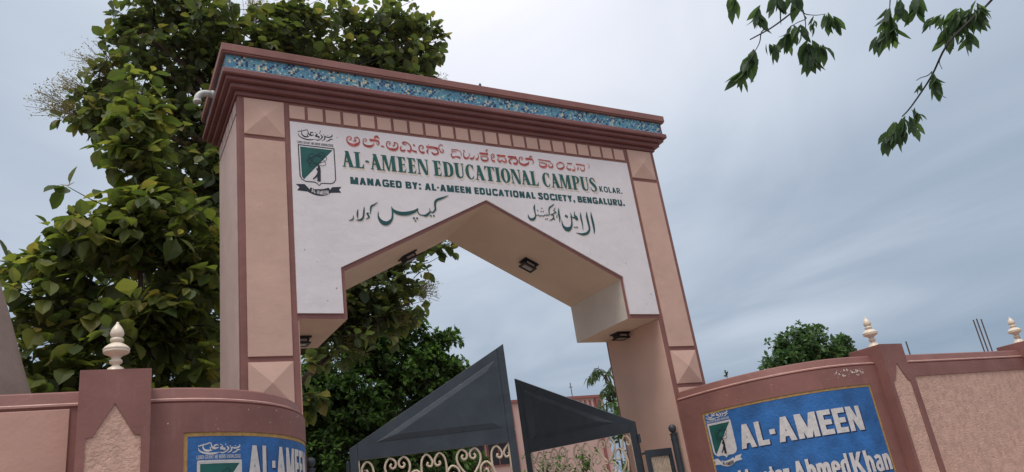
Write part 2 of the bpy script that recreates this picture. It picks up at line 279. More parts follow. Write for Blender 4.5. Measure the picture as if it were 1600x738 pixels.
URDU = [[1661,3998,6,1657,3922,32,1662,3825,38,1660,3721,27,1643,3661,4],[1588,3992,6,1577,3917,34,1582,3805,34,1581,3731,30,1542,3673,36,1466,3645,36,1401,3647,21,1339,3661,3],[1481,3977,6,1470,3902,27,1475,3806,21,1467,3709,4],[1381,3988,5,1369,3932,21,1386,3892,57,1402,3853,34],[1382,3892,26,1328,3888,18,1310,3920,17,1311,3964,4],[1311,3964,5,1304,3890,20,1301,3816,23,1274,3741,36,1210,3701,67,1152,3734,39,1136,3791,18,1139,3849,3],[1207,3913,35,1247,3890,33],[1323,3744,19,1348,3737,20],[1360,3747,21,1385,3740,20],[1124,4021,5,1107,3935,30,1111,3869,27,1097,3799,5],[1081,3911,8,1061,3880,11,1076,3867,8],[1072,4020,4,1031,3973,15,1067,3947,15,1022,3927,14,969,3896,11],[971,3907,17,1007,3906,23,1011,3866,20,973,3831,17,928,3819,3],[1007,3846,17,1031,3838,15],[1062,4077,5,1011,4038,20,966,4005,21,951,3945,16,947,3905,15,906,3891,9],[912,3928,4,906,3891,12,871,3896,11,852,3876,12,818,3881,11,789,3872,14,769,3889,11,744,3880,12,722,3882,11],[739,4047,5,721,3986,27,722,3928,19,723,3878,16,702,3834,32,652,3810,36,614,3835,27,606,3888,3],[766,3961,15,777,3948,14],[839,3999,15,848,3985,15],[817,3951,15,829,3941,17],[850,3951,17,861,3940,17],[871,3837,18,887,3829,18],[901,3843,18,914,3835,16],[-542,4064,4,-632,4022,26,-726,3977,32,-750,3907,26,-750,3854,24,-792,3807,19,-826,3826,13,-829,3864,5],[-827,3812,21,-879,3762,34,-930,3760,15,-974,3770,13,-995,3815,15,-984,3852,4],[-982,3849,11,-1037,3804,36,-1120,3773,49,-1200,3761,51,-1278,3776,45,-1321,3811,24,-1330,3848,4],[-1325,3816,19,-1326,3740,21,-1345,3673,27,-1398,3623,49,-1455,3623,56,-1499,3668,32,-1511,3726,13,-1501,3769,4],[-1063,3718,24,-1041,3707,24],[-1021,3719,24,-1000,3708,24],[-1045,3684,19,-1026,3673,17],[-832,3765,21,-812,3756,21],[-790,3768,21,-771,3757,21],[-1504,3890,4,-1551,3854,19,-1590,3826,24,-1600,3780,17,-1609,3727,6],[-1622,3736,11,-1648,3734,19,-1636,3708,21,-1626,3684,19,-1672,3654,4],[-1677,3816,6,-1686,3753,21,-1698,3683,21,-1732,3642,26,-1792,3638,3],[-1755,3780,5,-1768,3718,21,-1767,3657,5],[-1820,3694,6,-1820,3660,13,-1840,3636,17,-1878,3626,4]]
EM_AR = [[-2426,4741,7,-2372,4756,8,-2314,4780,7],[-2423,4719,3,-2413,4684,9,-2372,4657,12,-2320,4646,14,-2274,4648,12,-2227,4660,3],[-2379,4773,3,-2381,4721,9,-2367,4694,13,-2337,4681,15,-2293,4689,5],[-2310,4783,5,-2304,4749,8,-2295,4721,12,-2271,4708,14,-2232,4721,5],[-2235,4743,4,-2254,4753,10,-2277,4739,12,-2271,4714,6],[-2316,4729,6,-2312,4686,8],[-2217,4756,10,-2209,4750,9],[-2200,4745,5,-2197,4728,13,-2217,4705,14,-2171,4700,15,-2186,4680,5],[-2168,4758,11,-2161,4750,11],[-2156,4736,5,-2136,4710,14,-2143,4687,10,-2169,4663,8,-2197,4652,11,-2223,4661,4],[-2121,4740,10,-2116,4733,9],[-2113,4726,5,-2103,4701,12,-2112,4671,9,-2146,4649,3],[-2017,4754,5,-2015,4730,12,-2053,4709,11,-2090,4712,10,-2097,4728,3],[-2068,4737,9,-2061,4731,9],[-2007,4689,6,-2037,4685,11,-2060,4662,10,-2094,4650,5]]
EM_SH = [[-2431,4564,13,-2228,4562,13,-1996,4560,13],[-2427,4562,12,-2425,4378,13,-2422,4154,13,-2403,4115,12,-2359,4087,12,-2259,4089,13,-2228,4076,12,-2206,4048,12,-2185,4072,12,-2158,4083,12,-2065,4085,13,-2027,4103,13,-2003,4144,12,-2000,4374,13,-2001,4559,13]]
EM_AT = [[-2096,4420,5,-2103,4397,5,-2127,4373,5,-2165,4352,5,-2209,4335,5,-2254,4327,5,-2292,4327,5,-2318,4337,5,-2329,4354,5,-2321,4376,5,-2298,4400,5,-2261,4422,5,-2217,4438,5,-2172,4447,5,-2133,4446,5,-2106,4437,5,-2096,4420,5],[-2116,4329,5,-2133,4316,5,-2162,4313,5,-2199,4321,5,-2238,4339,5,-2272,4365,5,-2298,4393,5,-2311,4421,5,-2309,4443,5,-2292,4457,5,-2264,4461,5,-2227,4452,5,-2188,4434,5,-2153,4409,5,-2127,4380,5,-2114,4352,5,-2116,4329,5],[-2122,4486,5,-2119,4465,5,-2129,4432,5,-2153,4392,5,-2185,4351,5,-2222,4316,5,-2257,4292,5,-2285,4283,5,-2302,4288,5,-2306,4309,5,-2295,4342,5,-2273,4381,5,-2241,4422,5,-2204,4457,5,-2169,4482,5,-2140,4492,5,-2122,4486,5]]
EM_FIG = [[-2202,4315,15,-2195,4280,33,-2199,4197,37,-2204,4102,41],[-2203,4217,29,-2230,4168,21,-2271,4126,14],[-2221,4272,18,-2215,4252,20,-2196,4248,14],[-2184,4270,10,-2187,4219,11]]
EM_RIB = [[-2321,3984,70,-2265,3962,74,-2211,3958,86,-2146,3968,83,-2077,4002,68]]
EM_TRI = [-2406,4542,-2017,4539,-2378,4113,-2400,4146,-2404,4278]
EM_TA = [-2476,4043,-2374,4052,-2320,3992,-2324,3957,-2463,3964,-2433,4007]
EM_TB = [-2079,4004,-2049,4042,-1938,4056,-1971,4014,-1945,3979,-2081,3965]
EM_BASE = [-2427,4562,-2001,4559,-2313,3955,-2091,3962,-2358,4130]
EM_CAP = [-2439,4592,-2004,4599]
# ------------------------------------------------------------------ painted strokes (flat paint laid on a surface)
def catmull(pts, n=4):
    if len(pts) < 3: return pts
    P = [pts[0]] + pts + [pts[-1]]; r = []
    for i in range(1, len(P)-2):
        for k in range(n):
            t = k/n; r.append(tuple(0.5*((2*P[i][c]) + (-P[i-1][c]+P[i+1][c])*t + (2*P[i-1][c]-5*P[i][c]+4*P[i+1][c]-P[i+2][c])*t*t + (-P[i-1][c]+3*P[i][c]-3*P[i+1][c]+P[i+2][c])*t**3) for c in range(3)))
    r.append(pts[-1]); return r
class Paint:
    """2-D paint layer; each mark lies a hair prouder than the last so no two faces share a plane"""
    def __init__(s, base=0.0): s.v = []; s.f = []; s.d = base
    def stroke(s, pts, smooth=3, dx=0, dz=0, grow=0.0, k=1.0):
        pts = catmull([tuple(p) for p in pts], smooth) if smooth else list(pts)
        q = len(s.v); n = len(pts)
        for i, (x, z, w) in enumerate(pts):
            a = pts[max(i-1, 0)]; b = pts[min(i+1, n-1)]
            tx, tz = b[0]-a[0], b[1]-a[1]; L = sqrt(tx*tx+tz*tz) or 1; nx, nz = -tz/L, tx/L; w = max(w, 0.002)*0.5*k + grow
            d = s.d + i*2e-7
            s.v += [(x+nx*w+dx, z+nz*w+dz, d), (x-nx*w+dx, z-nz*w+dz, d)]
        for i in range(n-1): s.f.append((q+2*i, q+2*i+1, q+2*i+3, q+2*i+2))
        s.d += 0.00002
    def poly(s, pts, dx=0, dz=0):
        q = len(s.v); s.v += [(x+dx, z+dz, s.d) for x, z in pts]; s.f.append(tuple(range(q, q+len(pts)))); s.d += 0.00002
    def mesh(s, verts, faces):
        q = len(s.v); s.v += [(x, z, s.d) for x, z in verts]; s.f += [tuple(q+i for i in f) for f in faces]; s.d += 0.00002
    def build(s, name, m, parent, mapf):
        me = bpy.data.meshes.new(name)
        if mapf is onsign_ref[0]: me.from_pydata([mapf(*v) for v in s.v], [], s.f)
        else:       # curved wall: cut the paint fine enough to follow it
            t_ = bpy.data.meshes.new('t'); t_.from_pydata(s.v, [], s.f); bm = bmesh.new(); bm.from_mesh(t_); bpy.data.meshes.remove(t_)
            bmesh.ops.triangulate(bm, faces=bm.faces)
            for _ in range(4):
                es = [e for e in bm.edges if abs(e.verts[0].co.x-e.verts[1].co.x) > 0.045]
                if not es: break
                bmesh.ops.subdivide_edges(bm, edges=es, cuts=1); bmesh.ops.triangulate(bm, faces=bm.faces)
            for v in bm.verts: v.co = mapf(*v.co)
            bm.to_mesh(me); bm.free()
        me.update(); o = newobj(name, me, parent, [m]); o['kind'] = 'stuff'
        return o
onsign_ref = [None]
def trip(flat, k=0.001, ox=0, oz=0, sc=1.0):
    return [((flat[i]*k-ox)*sc, (flat[i+1]*k-oz)*sc, flat[i+2]*k*sc) for i in range(0, len(flat), 3)]
def pair(flat, ox=0, oz=0, sc=1.0):
    return [((flat[i]*0.001-ox)*sc, (flat[i+1]*0.001-oz)*sc) for i in range(0, len(flat), 2)]

# painted serif capitals, cap height 1: quads (xl0,xr0,xr1,xl1,z0,z1), strokes and polygons
def Q(a, b, c, d, z0, z1): return ('p', [(a, z0), (b, z0), (c, z1), (d, z1)])
def S_(pts): return ('s', pts)
def Pp(*p): return ('p', list(p))
G = {
'A': (.62, [Q(.04,.11,.32,.22,0,1), Q(.38,.60,.36,.16,0,1), Q(.14,.44,.42,.16,.31,.38), Q(-.03,.19,.17,.0,0,.05), Q(.33,.66,.64,.36,0,.05)]),
'L': (.58, [Q(.09,.30,.30,.09,0,1), Q(.0,.54,.54,.02,0,.07), Pp((.54,.07),(.57,.32),(.44,.07)), Q(.02,.37,.39,.0,.95,1)]),
'M': (.90, [Q(.05,.12,.15,.08,0,1), Q(.35,.44,.30,.06,.0,1), Q(.37,.43,.68,.60,.0,1), Q(.60,.82,.80,.60,0,1), Q(-.02,.2,.17,.0,0,.05), Q(.54,.89,.87,.57,0,.05), Q(.0,.2,.2,-.02,.95,1), Q(.66,.84,.88,.66,.95,1)]),
'E': (.58, [Q(.09,.30,.30,.09,0,1), Q(.0,.50,.50,.02,0,.06), Pp((.48,.06),(.55,.30),(.38,.06)), Q(.0,.50,.50,-.01,.94,1), Pp((.36,.94),(.51,.72),(.49,.94)), Q(.30,.42,.42,.30,.48,.54), Pp((.40,.50),(.45,.38),(.45,.66))]),
'N': (.70, [Q(.06,.12,.12,.06,0,1), Q(.46,.64,.28,.05,0,1), Q(.57,.63,.64,.58,.04,1), Q(-.02,.2,.17,.0,0,.05), Q(.50,.70,.72,.48,.95,1), Q(.0,.2,.2,-.03,.95,1)]),
'D': (.70, [Q(.09,.30,.30,.09,0,1), S_([(.28,.97,.06),(.44,.92,.10),(.56,.75,.19),(.58,.5,.22),(.56,.25,.19),(.44,.08,.10),(.28,.03,.06)]), Q(.0,.32,.32,.02,0,.05), Q(.02,.32,.32,.0,.95,1)]),
'U': (.70, [S_([(.19,1,.20),(.19,.6,.20),(.19,.3,.20),(.24,.12,.17),(.36,.04,.09),(.49,.08,.07),(.56,.25,.06),(.57,.6,.06),(.57,1,.06)]), Q(.02,.37,.39,.0,.95,1), Q(.48,.67,.69,.46,.95,1)]),
'C': (.64, [S_([(.55,.66,.03),(.52,.80,.06),(.45,.93,.08),(.34,.98,.06),(.23,.90,.12),(.15,.72,.18),(.13,.5,.21),(.15,.28,.18),(.23,.10,.12),(.34,.02,.06),(.47,.07,.07),(.56,.24,.03)]), Pp((.50,.96),(.55,.60),(.57,.98))]),
'T': (.66, [Q(.22,.44,.44,.22,0,1), Q(.0,.66,.65,.01,.94,1), Pp((.01,.94),(-.02,.70),(.14,.94)), Pp((.52,.94),(.68,.70),(.65,.94)), Q(.14,.52,.50,.16,0,.05)]),
'I': (.36, [Q(.09,.30,.30,.09,0,1), Q(.0,.39,.36,.03,0,.05), Q(.03,.36,.39,.0,.95,1)]),
'O': (.70, [S_([(.35,.98,.06),(.23,.90,.12),(.15,.72,.18),(.13,.5,.21),(.15,.28,.18),(.23,.10,.12),(.35,.02,.06),(.47,.10,.12),(.55,.28,.18),(.57,.5,.21),(.55,.72,.18),(.47,.90,.12),(.35,.98,.06)])]),
'P': (.62, [Q(.09,.30,.30,.09,0,1), S_([(.28,.97,.06),(.42,.94,.09),(.51,.84,.16),(.52,.72,.18),(.49,.58,.14),(.40,.49,.08),(.28,.46,.06)]), Q(.0,.39,.36,.03,0,.05), Q(.02,.32,.32,.0,.95,1)]),
'S': (.56, [S_([(.47,.70,.03),(.44,.86,.06),(.36,.96,.07),(.25,.97,.07),(.14,.88,.12),(.13,.72,.17),(.24,.58,.20),(.38,.44,.21),(.46,.28,.17),(.44,.12,.12),(.32,.03,.07),(.2,.03,.07),(.1,.12,.06),(.06,.30,.03)])]),
'-': (.30, [Pp((.04,.42),(.26,.40),(.24,.50),(.14,.54),(.02,.50))]),
' ': (.22, []),
}
def serif_text(pt, txt, x0, x1, z0, z1, sp=0.03, dx=0, dz=0, grow=0):
    tot = sum(G[c][0]+sp for c in txt)-sp; kx = (x1-x0)/tot; kz = z1-z0; x = x0
    for c in txt:
        w, els = G[c]
        for typ, pts in els:
            if typ == 'p': pt.poly([(x+a*kx, z0+b*kz) for a, b in pts], dx, dz)
            else: pt.stroke([(x+p[0]*kx, z0+p[1]*kz, p[2]*kx*1.0) for p in pts], 3, dx, dz, grow)
        x += (w+sp)*kx

# bold sans capitals and the few small letters needed, cap height 1, stem t
def sans(t):
    q = lambda a, b, c, d, z0, z1: ('p', [(a, z0), (b, z0), (c, z1), (d, z1)])
    st = lambda pts, w=t: ('s', [(x, z, w) for x, z in pts])
    h = t/2; b_ = t*.82
    g = {
    'A': (.80, [q(0,t*1.05,.40+t*.52,.40-t*.52,0,1), q(.80-t*1.05,.80,.40+t*.52,.40-t*.52,0,1), q(.2,.6,.56,.24,.20,.20+b_)]),
    'L': (.56, [q(0,t,t,0,0,1), q(0,.56,.56,0,0,b_)]),
    'M': (.94, [q(0,t,t,0,0,1), q(.94-t,.94,.94,.94-t,0,1), q(.47-t*.5,.47+t*.5,t*1.15,0,0,1), q(.47-t*.5,.47+t*.5,.94,.94-t*1.15,0,1)]),
    'W': (.98, [q(.25-t*.45,.25+t*.45,t,0,0,1), q(.25-t*.4,.25+t*.4,.49+t*.4,.49-t*.4,0,1), q(.73-t*.4,.73+t*.4,.49+t*.4,.49-t*.4,0,1), q(.73-t*.45,.73+t*.45,.98,.98-t,0,1)]),
    'E': (.60, [q(0,t,t,0,0,1), q(0,.60,.60,0,0,b_), q(0,.57,.57,0,.5-b_/2,.5+b_/2), q(0,.60,.60,0,1-b_,1)]),
    'N': (.76, [q(0,t,t,0,0,1), q(.76-t,.76,.76,.76-t,0,1), q(.76-t*1.1,.76,t*1.1,0,0,1)]),
    'D': (.76, [q(0,t,t,0,0,1), st([(t*.5,1-b_/2),(.36,1-b_/2),(.60,.84),(.76-h,.5),(.60,.16),(.36,b_/2),(t*.5,b_/2)], t*.92)]),
    'B': (.70, [q(0,t,t,0,0,1), st([(t*.5,1-b_/2),(.40,1-b_/2),(.58,.86),(.58,.66),(.40,.53),(t*.5,.53)], b_), st([(t*.5,.52),(.42,.52),(.62,.40),(.62,.16),(.42,b_/2),(t*.5,b_/2)], b_)]),
    'G': (.82, [st([(.76,.76),(.62,.92),(.42,1-b_/2),(.20,.88),(h,.5),(.20,.12),(.44,b_/2),(.66,.10),(.74,.22)], t*.92), q(.74-h,.74+h,.74+h,.74-h,.06,.50), q(.44,.78,.78,.44,.36,.36+b_*.9)]),
    'C': (.76, [st([(.74,.74),(.62,.92),(.42,1-b_/2),(.20,.88),(h,.5),(.20,.12),(.42,b_/2),(.62,.08),(.74,.28)], t*.92)]),
    'O': (.84, [st([(.42,1-b_/2),(.20,.88),(h,.5),(.20,.12),(.42,b_/2),(.64,.12),(.84-h,.5),(.64,.88),(.42,1-b_/2)], t*.94)]),
    'U': (.76, [st([(h,1),(h,.55),(h,.32),(.18,.10),(.38,b_/2),(.58,.10),(.76-h,.32),(.76-h,.55),(.76-h,1)], t*.95)]),
    'S': (.68, [st([(.62,.74),(.52,.92),(.34,1-b_/2),(.15,.90),(.12,.70),(.32,.54),(.54,.42),(.58,.22),(.46,.08),(.30,b_/2),(.12,.10),(.05,.28)], t*.88)]),
    'T': (.66, [q(.33-h,.33+h,.33+h,.33-h,0,1), q(0,.66,.66,0,1-b_,1)]),
    'I': (t, [q(0,t,t,0,0,1)]),
    'Y': (.74, [q(.37-h,.37+h,.37+h,.37-h,0,.5), q(.37-h,.37+h,t*1.1,0,.42,1), q(.37-h,.37+h,.74,.74-t*1.1,.42,1)]),
    'R': (.72, [q(0,t,t,0,0,1), st([(t*.5,1-b_/2),(.40,1-b_/2),(.60,.86),(.60,.62),(.42,.47),(t*.5,.47)], b_), q(.72-t*1.1,.72,.36+t*.5,.36-t*.5,0,.48)]),
    'K': (.74, [q(0,t,t,0,0,1), q(.74-t*1.25,.74,.30+t*.4,.16,0,.62), q(t*.5,t*1.2,.72,.72-t*1.25,.34,1)]),
    '-': (.26, [q(.0,.26,.26,.0,.38,.38+b_)]), '.': (t, [q(0,t,t,0,0,t)]), ',': (t, [q(0,t,t,0,0,t), q(.2*t,.7*t,t,.5*t,-.16,0)]),
    ':': (t, [q(0,t,t,0,0,t), q(0,t,t,0,.58,.58+t)]), ' ': (.22, []),
    'r': (.40, [q(0,t,t,0,0,.74), st([(h,.40),(.16,.60),(.40,.66)], b_)]),
    'u': (.56, [st([(h,.74),(h,.3),(.14,.10),(.28,b_/2),(.44,.14),(.56-h,.3)], t*.95), q(.56-t,.56,.56,.56-t,0,.74)]),
    'm': (.88, [q(0,t,t,0,0,.74), st([(h,.45),(.18,.66),(.34,.66),(.44,.5),(.44,.3),(.44,0)], t*.9), st([(.44,.45),(.58,.66),(.74,.66),(.88-h,.5),(.88-h,.3),(.88-h,0)], t*.9)]),
    'n': (.56, [q(0,t,t,0,0,.74), st([(h,.42),(.20,.64),(.36,.66),(.56-h,.5),(.56-h,.3),(.56-h,0)], t*.95)]),
    'h': (.56, [q(0,t,t,0,0,1.02), st([(h,.42),(.20,.64),(.36,.66),(.56-h,.5),(.56-h,.3),(.56-h,0)], t*.95)]),
    't': (.38, [q(.10,.10+t,.10+t,.10,.1,.94), q(0,.38,.38,0,.74-b_,.74), st([(.10+h,.2),(.20,.06),(.38,.06)], b_)]),
    'a': (.54, [q(.54-t,.54,.54,.54-t,0,.56), st([(.06,.60),(.24,.68),(.42,.64),(.54-h,.5)], b_), st([(.44,.42),(.22,.40),(.09,.24),(.16,.08),(.32,.06),(.46,.18)], b_)]),
    'z': (.48, [q(0,.48,.48,0,0,b_*.9), q(0,.48,.48,0,.74-b_*.9,.74), q(0,t*1.2,.48,.48-t*1.2,.05,.70)]),
    'e': (.56, [st([(.50,.16),(.40,.08),(.28,b_/2),(.14,.12),(h,.36),(.14,.60),(.28,.68),(.44,.60),(.50,.40)], t*.9), q(.1,.54,.54,.1,.32,.32+b_*.8)]),
    'd': (.58, [q(.58-t,.58,.58,.58-t,0,1.02), st([(.50,.62),(.30,.68),(.14,.58),(h,.36),(.14,.12),(.30,.06),(.50,.14)], t*.92)]),
    }
    return g
def sans_text(pt, txt, x0, x1, z0, z1, t=.22, sp=.13, dx=0, dz=0, rise=None):
    g = sans(t); tot = sum(g[c][0]+sp for c in txt)-sp; kx = (x1-x0)/tot; kz = z1-z0; x = x0
    for c in txt:
        w, els = g[c]; r = rise((x-x0)/(x1-x0)) if rise else 0
        for typ, pts in els:
            if typ == 'p': pt.poly([(x+a*kx, z0+b*kz+r) for a, b in pts], dx, dz)
            else: pt.stroke([(x+p[0]*kx, z0+p[1]*kz+r, p[2]*(kx+kz)/2) for p in pts], 3, dx, dz)
        x += (w+sp)*kx

def emblem(parent, mapf, ox, oz, wid, onblue=False, base=0.0):
    """crest: shield split green and white, reader figure under an atom, ribbon; ox,oz = shield's top left, wid = its width"""
    sc = wid/0.426; T = lambda f: [(ox+a, oz+b, w) for a, b, w in trip(f, 0.001, -2.427, 4.561, sc)]
    T2 = lambda f: [(ox+a, oz+b) for a, b in pair(f, -2.427, 4.561, sc)]
    line = M['white_letter'] if onblue else M['black_paint']
    if onblue:
        fill = Paint(base); pts = T(EM_SH[1]); fill.poly([(a, b) for a, b, w in pts][::-1]); fill.build('shield_field', M['white_letter'], parent, mapf)
        base += 0.0006
    g = Paint(base); g.poly(T2(EM_TRI)); g.build('shield_green_half', M['green_paint'], parent, mapf)
    ln = Paint(base+0.0004)
    for st in EM_SH: ln.stroke(T(st), 0, grow=0.0015 if onblue else 0)
    for st in EM_AR: ln.stroke([(a, oz+.02+(b-oz-.02)*(.72 if onblue else 1), w) for a, b, w in T(st)], 3, k=1.25)
    if not onblue:
        ln.poly(T2(EM_TA)); ln.poly(T2(EM_TB))
        for st in EM_RIB: ln.stroke(T(st), 3)
    else:
        ln.poly(T2(EM_TA)); ln.poly(T2(EM_TB))
        for st in EM_RIB: ln.stroke(T(st), 3)
    # motto under the calligraphy
    X0, X1 = ox+(-2.437+2.427)*sc, ox+(-2.006+2.427)*sc
    sans_text(ln, 'LORD GRANT ME MORE KNOWLEDGE', X0, X1, oz+0.022*sc, oz+0.056*sc, .17, .16)
    ln.build('emblem_linework', line, parent, mapf)
    fg = Paint(base+0.0035)
    for st in EM_AT: fg.stroke(T(st), 3, k=1.1)
    for st in EM_FIG: fg.stroke(T(st), 2)
    fg.build('atom_and_figure', M['black_paint'], parent, mapf)
    rx0, rx1 = ox+(-2.300+2.427)*sc, ox+(-2.100+2.427)*sc; rz = oz+(3.955-4.561)*sc
    rt_ = Paint(base+0.005)
    sans_text(rt_, 'AL-AMEEN', rx0, rx1, rz-.004*sc, rz+.045*sc, .22, .12, rise=lambda t: -0.020*sc*(1-(2*t-1)**2))
    rt_.build('ribbon_lettering', M['black_paint'] if onblue else M['white_letter'], parent, mapf)

# ------------------------------------------------------------------ ground and road
g = MB(); nseg = 40
R = [0, 20, 60, 150, 400, 1500]
for i in range(len(R)-1):
    for j in range(nseg):
        a, b = 2*pi*j/nseg, 2*pi*(j+1)/nseg
        p = [(R[i]*cos(a), R[i]*sin(a), 0), (R[i+1]*cos(a), R[i+1]*sin(a), 0), (R[i+1]*cos(b), R[i+1]*sin(b), 0), (R[i]*cos(b), R[i]*sin(b), 0)]
        g.quad(p if i else p[1:] + p[:0] + [(0, 0, 0)][:1])
structure(g.build('ground', M['ground'], recalc=False))
r = MB(); r.box(-120, 120, -16, -5.2, -0.02, 0.012); structure(r.build('road', M['asphalt']))
r = MB()
for k in range(24): r.box(-60+k*5, -58+k*5, -10.7, -10.58, 0.0125, 0.017)
structure(r.build('road_marking', M['white']))
r = MB(); r.box(-2.4, 2.4, -5.19, 40, -0.02, 0.016); structure(r.build('driveway', M['pave']))

# ------------------------------------------------------------------ archway
XO, XI, D = 3.1, 2.505, 1.30
ZT = 5.14 + Z0
arch = empty('gateway_arch', (0, 0.65, 0), 'tall peach and maroon campus gateway arch with pointed opening, tiled cornice and white painted sign', 'gateway arch')
for s in (-1, 1):
    b = MB(); x0, x1 = sorted((s*XI, s*XO)); b.box(x0, x1, 0, D, 0, ZT, 0); b.build('pillar', M['mauve'], arch, bevel=0.006)
# beam with the pointed underside
bm_ = MB()
zf, zs, za = 2.436+Z0, 2.996+Z0, 4.005+Z0
poly = [(-XI, zf), (-1.96, zf), (-1.96, zs), (0, za), (1.96, zs), (1.96, zf), (XI, zf), (XI, ZT), (-XI, ZT)]
bm_.prism(poly[::-1], 0.0, D-0.01, 0, mis=None)
bo = bm_.build('beam', [M['mauve'], M['soffit'], M['jamb']], arch)
for p in bo.data.polygons:
    c = p.center; n = p.normal
    if abs(n.y) < 0.5 and c.z < ZT-0.05:
        if abs(n.z) > 0.3: p.material_index = 1
        elif abs(abs(c.x)-1.96) < 0.01: p.material_index = 2
# inner faces and outer faces of the pillars
for s in (-1, 1):
    b = MB(); xa, xb = sorted((s*XI, s*(XI-0.012))); b.box(xa, xb, 0.012, D-0.05, 0.02, zf-0.004); b.build('inner_face_panel', M['peach'], arch)
    b = MB(); xa, xb = sorted((s*XO, s*(XO+0.012))); b.box(xa, xb, 0.075, D-0.03, 0.4, 4.90+Z0); b.build('outer_face_panel', M['peach_side'], arch, bevel=0.003)
    for k in range(5):
        y0 = 0.085+k*0.245; b = MB(); b.box(xa, xb, y0, y0+0.205, 4.935+Z0, 5.105+Z0); b.build('cornice_panel', M['peach_side'], arch, bevel=0.003)
# front panels
def pyramid(name, x0, x1, z0, z1, parent, h=0.05):
    b = MB(); y = -0.014; cx, cz = (x0+x1)/2, (z0+z1)/2; i = 0.012
    P0 = [(x0, y, z0), (x1, y, z0), (x1, y, z1), (x0, y, z1)]; A = (cx, y-h, cz)
    B0 = [(p[0], 0.002, p[2]) for p in P0]
    for k in range(4):
        b.quad([P0[k], P0[(k+1) % 4], A]); b.quad([B0[k], B0[(k+1) % 4], P0[(k+1) % 4], P0[k]])
    b.quad(B0[::-1])
    return b.build(name, M['peach'], parent)
for s in (-1, 1):
    x0, x1 = sorted((s*2.578, s*3.033))
    pyramid('pyramid_panel', x0, x1, 4.643+Z0, 5.116+Z0, arch); pyramid('pyramid_panel', x0, x1, 1.513+Z0, 1.971+Z0, arch)
    b = MB(); b.box(x0, x1, -0.016, 0.002, 2.029+Z0, 4.585+Z0); b.build('pillar_panel', M['peach'], arch, bevel=0.004)
    b = MB(); b.box(x0, x1, -0.016, 0.002, 0.3, 1.455+Z0); b.build('pillar_panel', M['peach'], arch, bevel=0.004)
tile_me = None
for k in range(23):
    x = -2.513+k*0.2195
    if tile_me is None:
        b = MB(); b.box(0, 0.183, -0.014, 0.002, 0, 0.178); o = b.build('cornice_panel', M['peach'], arch, bevel=0.003); tile_me = o.data
    else: o = newobj('cornice_panel', tile_me, arch)
    o.location = (x, 0, 4.918+Z0)
# white sign face
b = MB(); y0, y1 = -0.022, 0.002
sp = [(-2.513, 2.495), (-2.006, 2.495), (-2.006, 3.037), (0, 4.049), (2.006, 3.037), (2.006, 2.495), (2.513, 2.495), (2.513, 4.868), (-2.513, 4.868)]
b.prism([(x, z+Z0) for x, z in sp][::-1], y0, y1)
sign = b.build('sign_board', M['white'], arch)
onsign = lambda x, z, d: (x, -0.0225-d, z+Z0)
onsign_ref[0] = onsign
p = Paint(0.0002); serif_text(p, 'AL-AMEEN EDUCATIONAL CAMPUS', -1.905, 1.868, 4.332, 4.548, dx=0.012, dz=-0.028); p.build('lettering_drop_shadow', M['tan_paint'], sign, onsign)
p = Paint(0.0036); serif_text(p, 'AL-AMEEN EDUCATIONAL CAMPUS', -1.905, 1.853, 4.332, 4.548); p.build('lettering', M['green_paint'], sign, onsign)
p = Paint(0.0002); sans_text(p, 'KOLAR.', 1.895, 2.305, 4.336, 4.428, .24)
sans_text(p, 'MANAGED BY: AL-AMEEN EDUCATIONAL SOCIETY, BENGALURU.', -1.825, 2.305, 4.106, 4.202, .29, .12, rise=lambda t: .036*t)
p.build('lettering', M['teal_paint'], sign, onsign)
p = Paint(0.0002)
for st in KANNADA: p.stroke(trip(st), 3, 0.006, -0.016, 0.002)
p.build('lettering_outline', M['pink_paint'], sign, onsign)
p = Paint(0.0036)
for st in KANNADA: p.stroke(trip(st), 3, k=1.2)
p.build('lettering', M['red_paint'], sign, onsign)
p = Paint(0.0002)
for st in URDU: p.stroke(trip(st), 3, 0.004, -0.012, 0.001)
p.build('lettering_drop_shadow', M['tan_paint'], sign, onsign)
p = Paint(0.0036)
for st in URDU: p.stroke(trip(st), 3)
p.build('lettering', M['teal_paint'], sign, onsign)
emblem(sign, onsign, -2.427, 4.561, 0.426, False, 0.0004)

# cornice: stepped moulding, lip, tile frieze, crown
def ring(mb, o, z0, z1, mi=0): mb.box(-XO-o, XO+o, -o, D+o, z0+Z0, z1+Z0, mi)
c = MB()
for o, z0, z1 in ((.030, 5.135, 5.195), (.092, 5.196, 5.258), (.148, 5.259, 5.311), (.192, 5.312, 5.385)): ring(c, o, z0, z1)
c.build('cornice_moulding', M['mauve_dark'], arch, bevel=0.014)
c = MB(); ring(c, .150, 5.386, 5.580); fr = c.build('frieze', M['mauve_dark'], arch)
c = MB(); ring(c, .195, 5.581, 5.600); ring(c, .205, 5.601, 5.700); c.build('crown', M['mauve'], arch, bevel=0.007)
tl = MB(); ts = 0.0272; rows = 7
def tilecol(i, j):
    # checker flowers of navy and cream every few tiles, on a field of blues
    ci, cj = i % 11, j; h = random.random()
    cen = 3 if (i//11) % 2 else 5
    if (i//11) % 5 != 4:
        d = abs(ci-5)+abs(cj-cen+1)
        if d <= 2 and (ci+cj) % 2 == 0 and h < .86: return 4 if (ci*3+cj) % 4 else 3
        if d == 3 and h < .45: return 3
    return 0 if h < .42 else 1 if h < .74 else 2 if h < .86 else 3 if h < .93 else 4
def tiles(fn, L, seed):
    n = int(L/ts)
    for i in range(n):
        for j in range(rows): fn(i*ts+0.0012, (i+1)*ts-0.0012, 5.388+j*ts+0.0012+Z0, 5.388+(j+1)*ts-0.0012+Z0, tilecol(i+seed, j))
yf = -.150
def tf(a, b_, z0, z1, k): x = -XO-.150; tl.box(x+a, x+b_, yf-0.004-random.random()*.001, yf+0.001, z0, z1, k)
tiles(tf, 2*(XO+.15), 0)
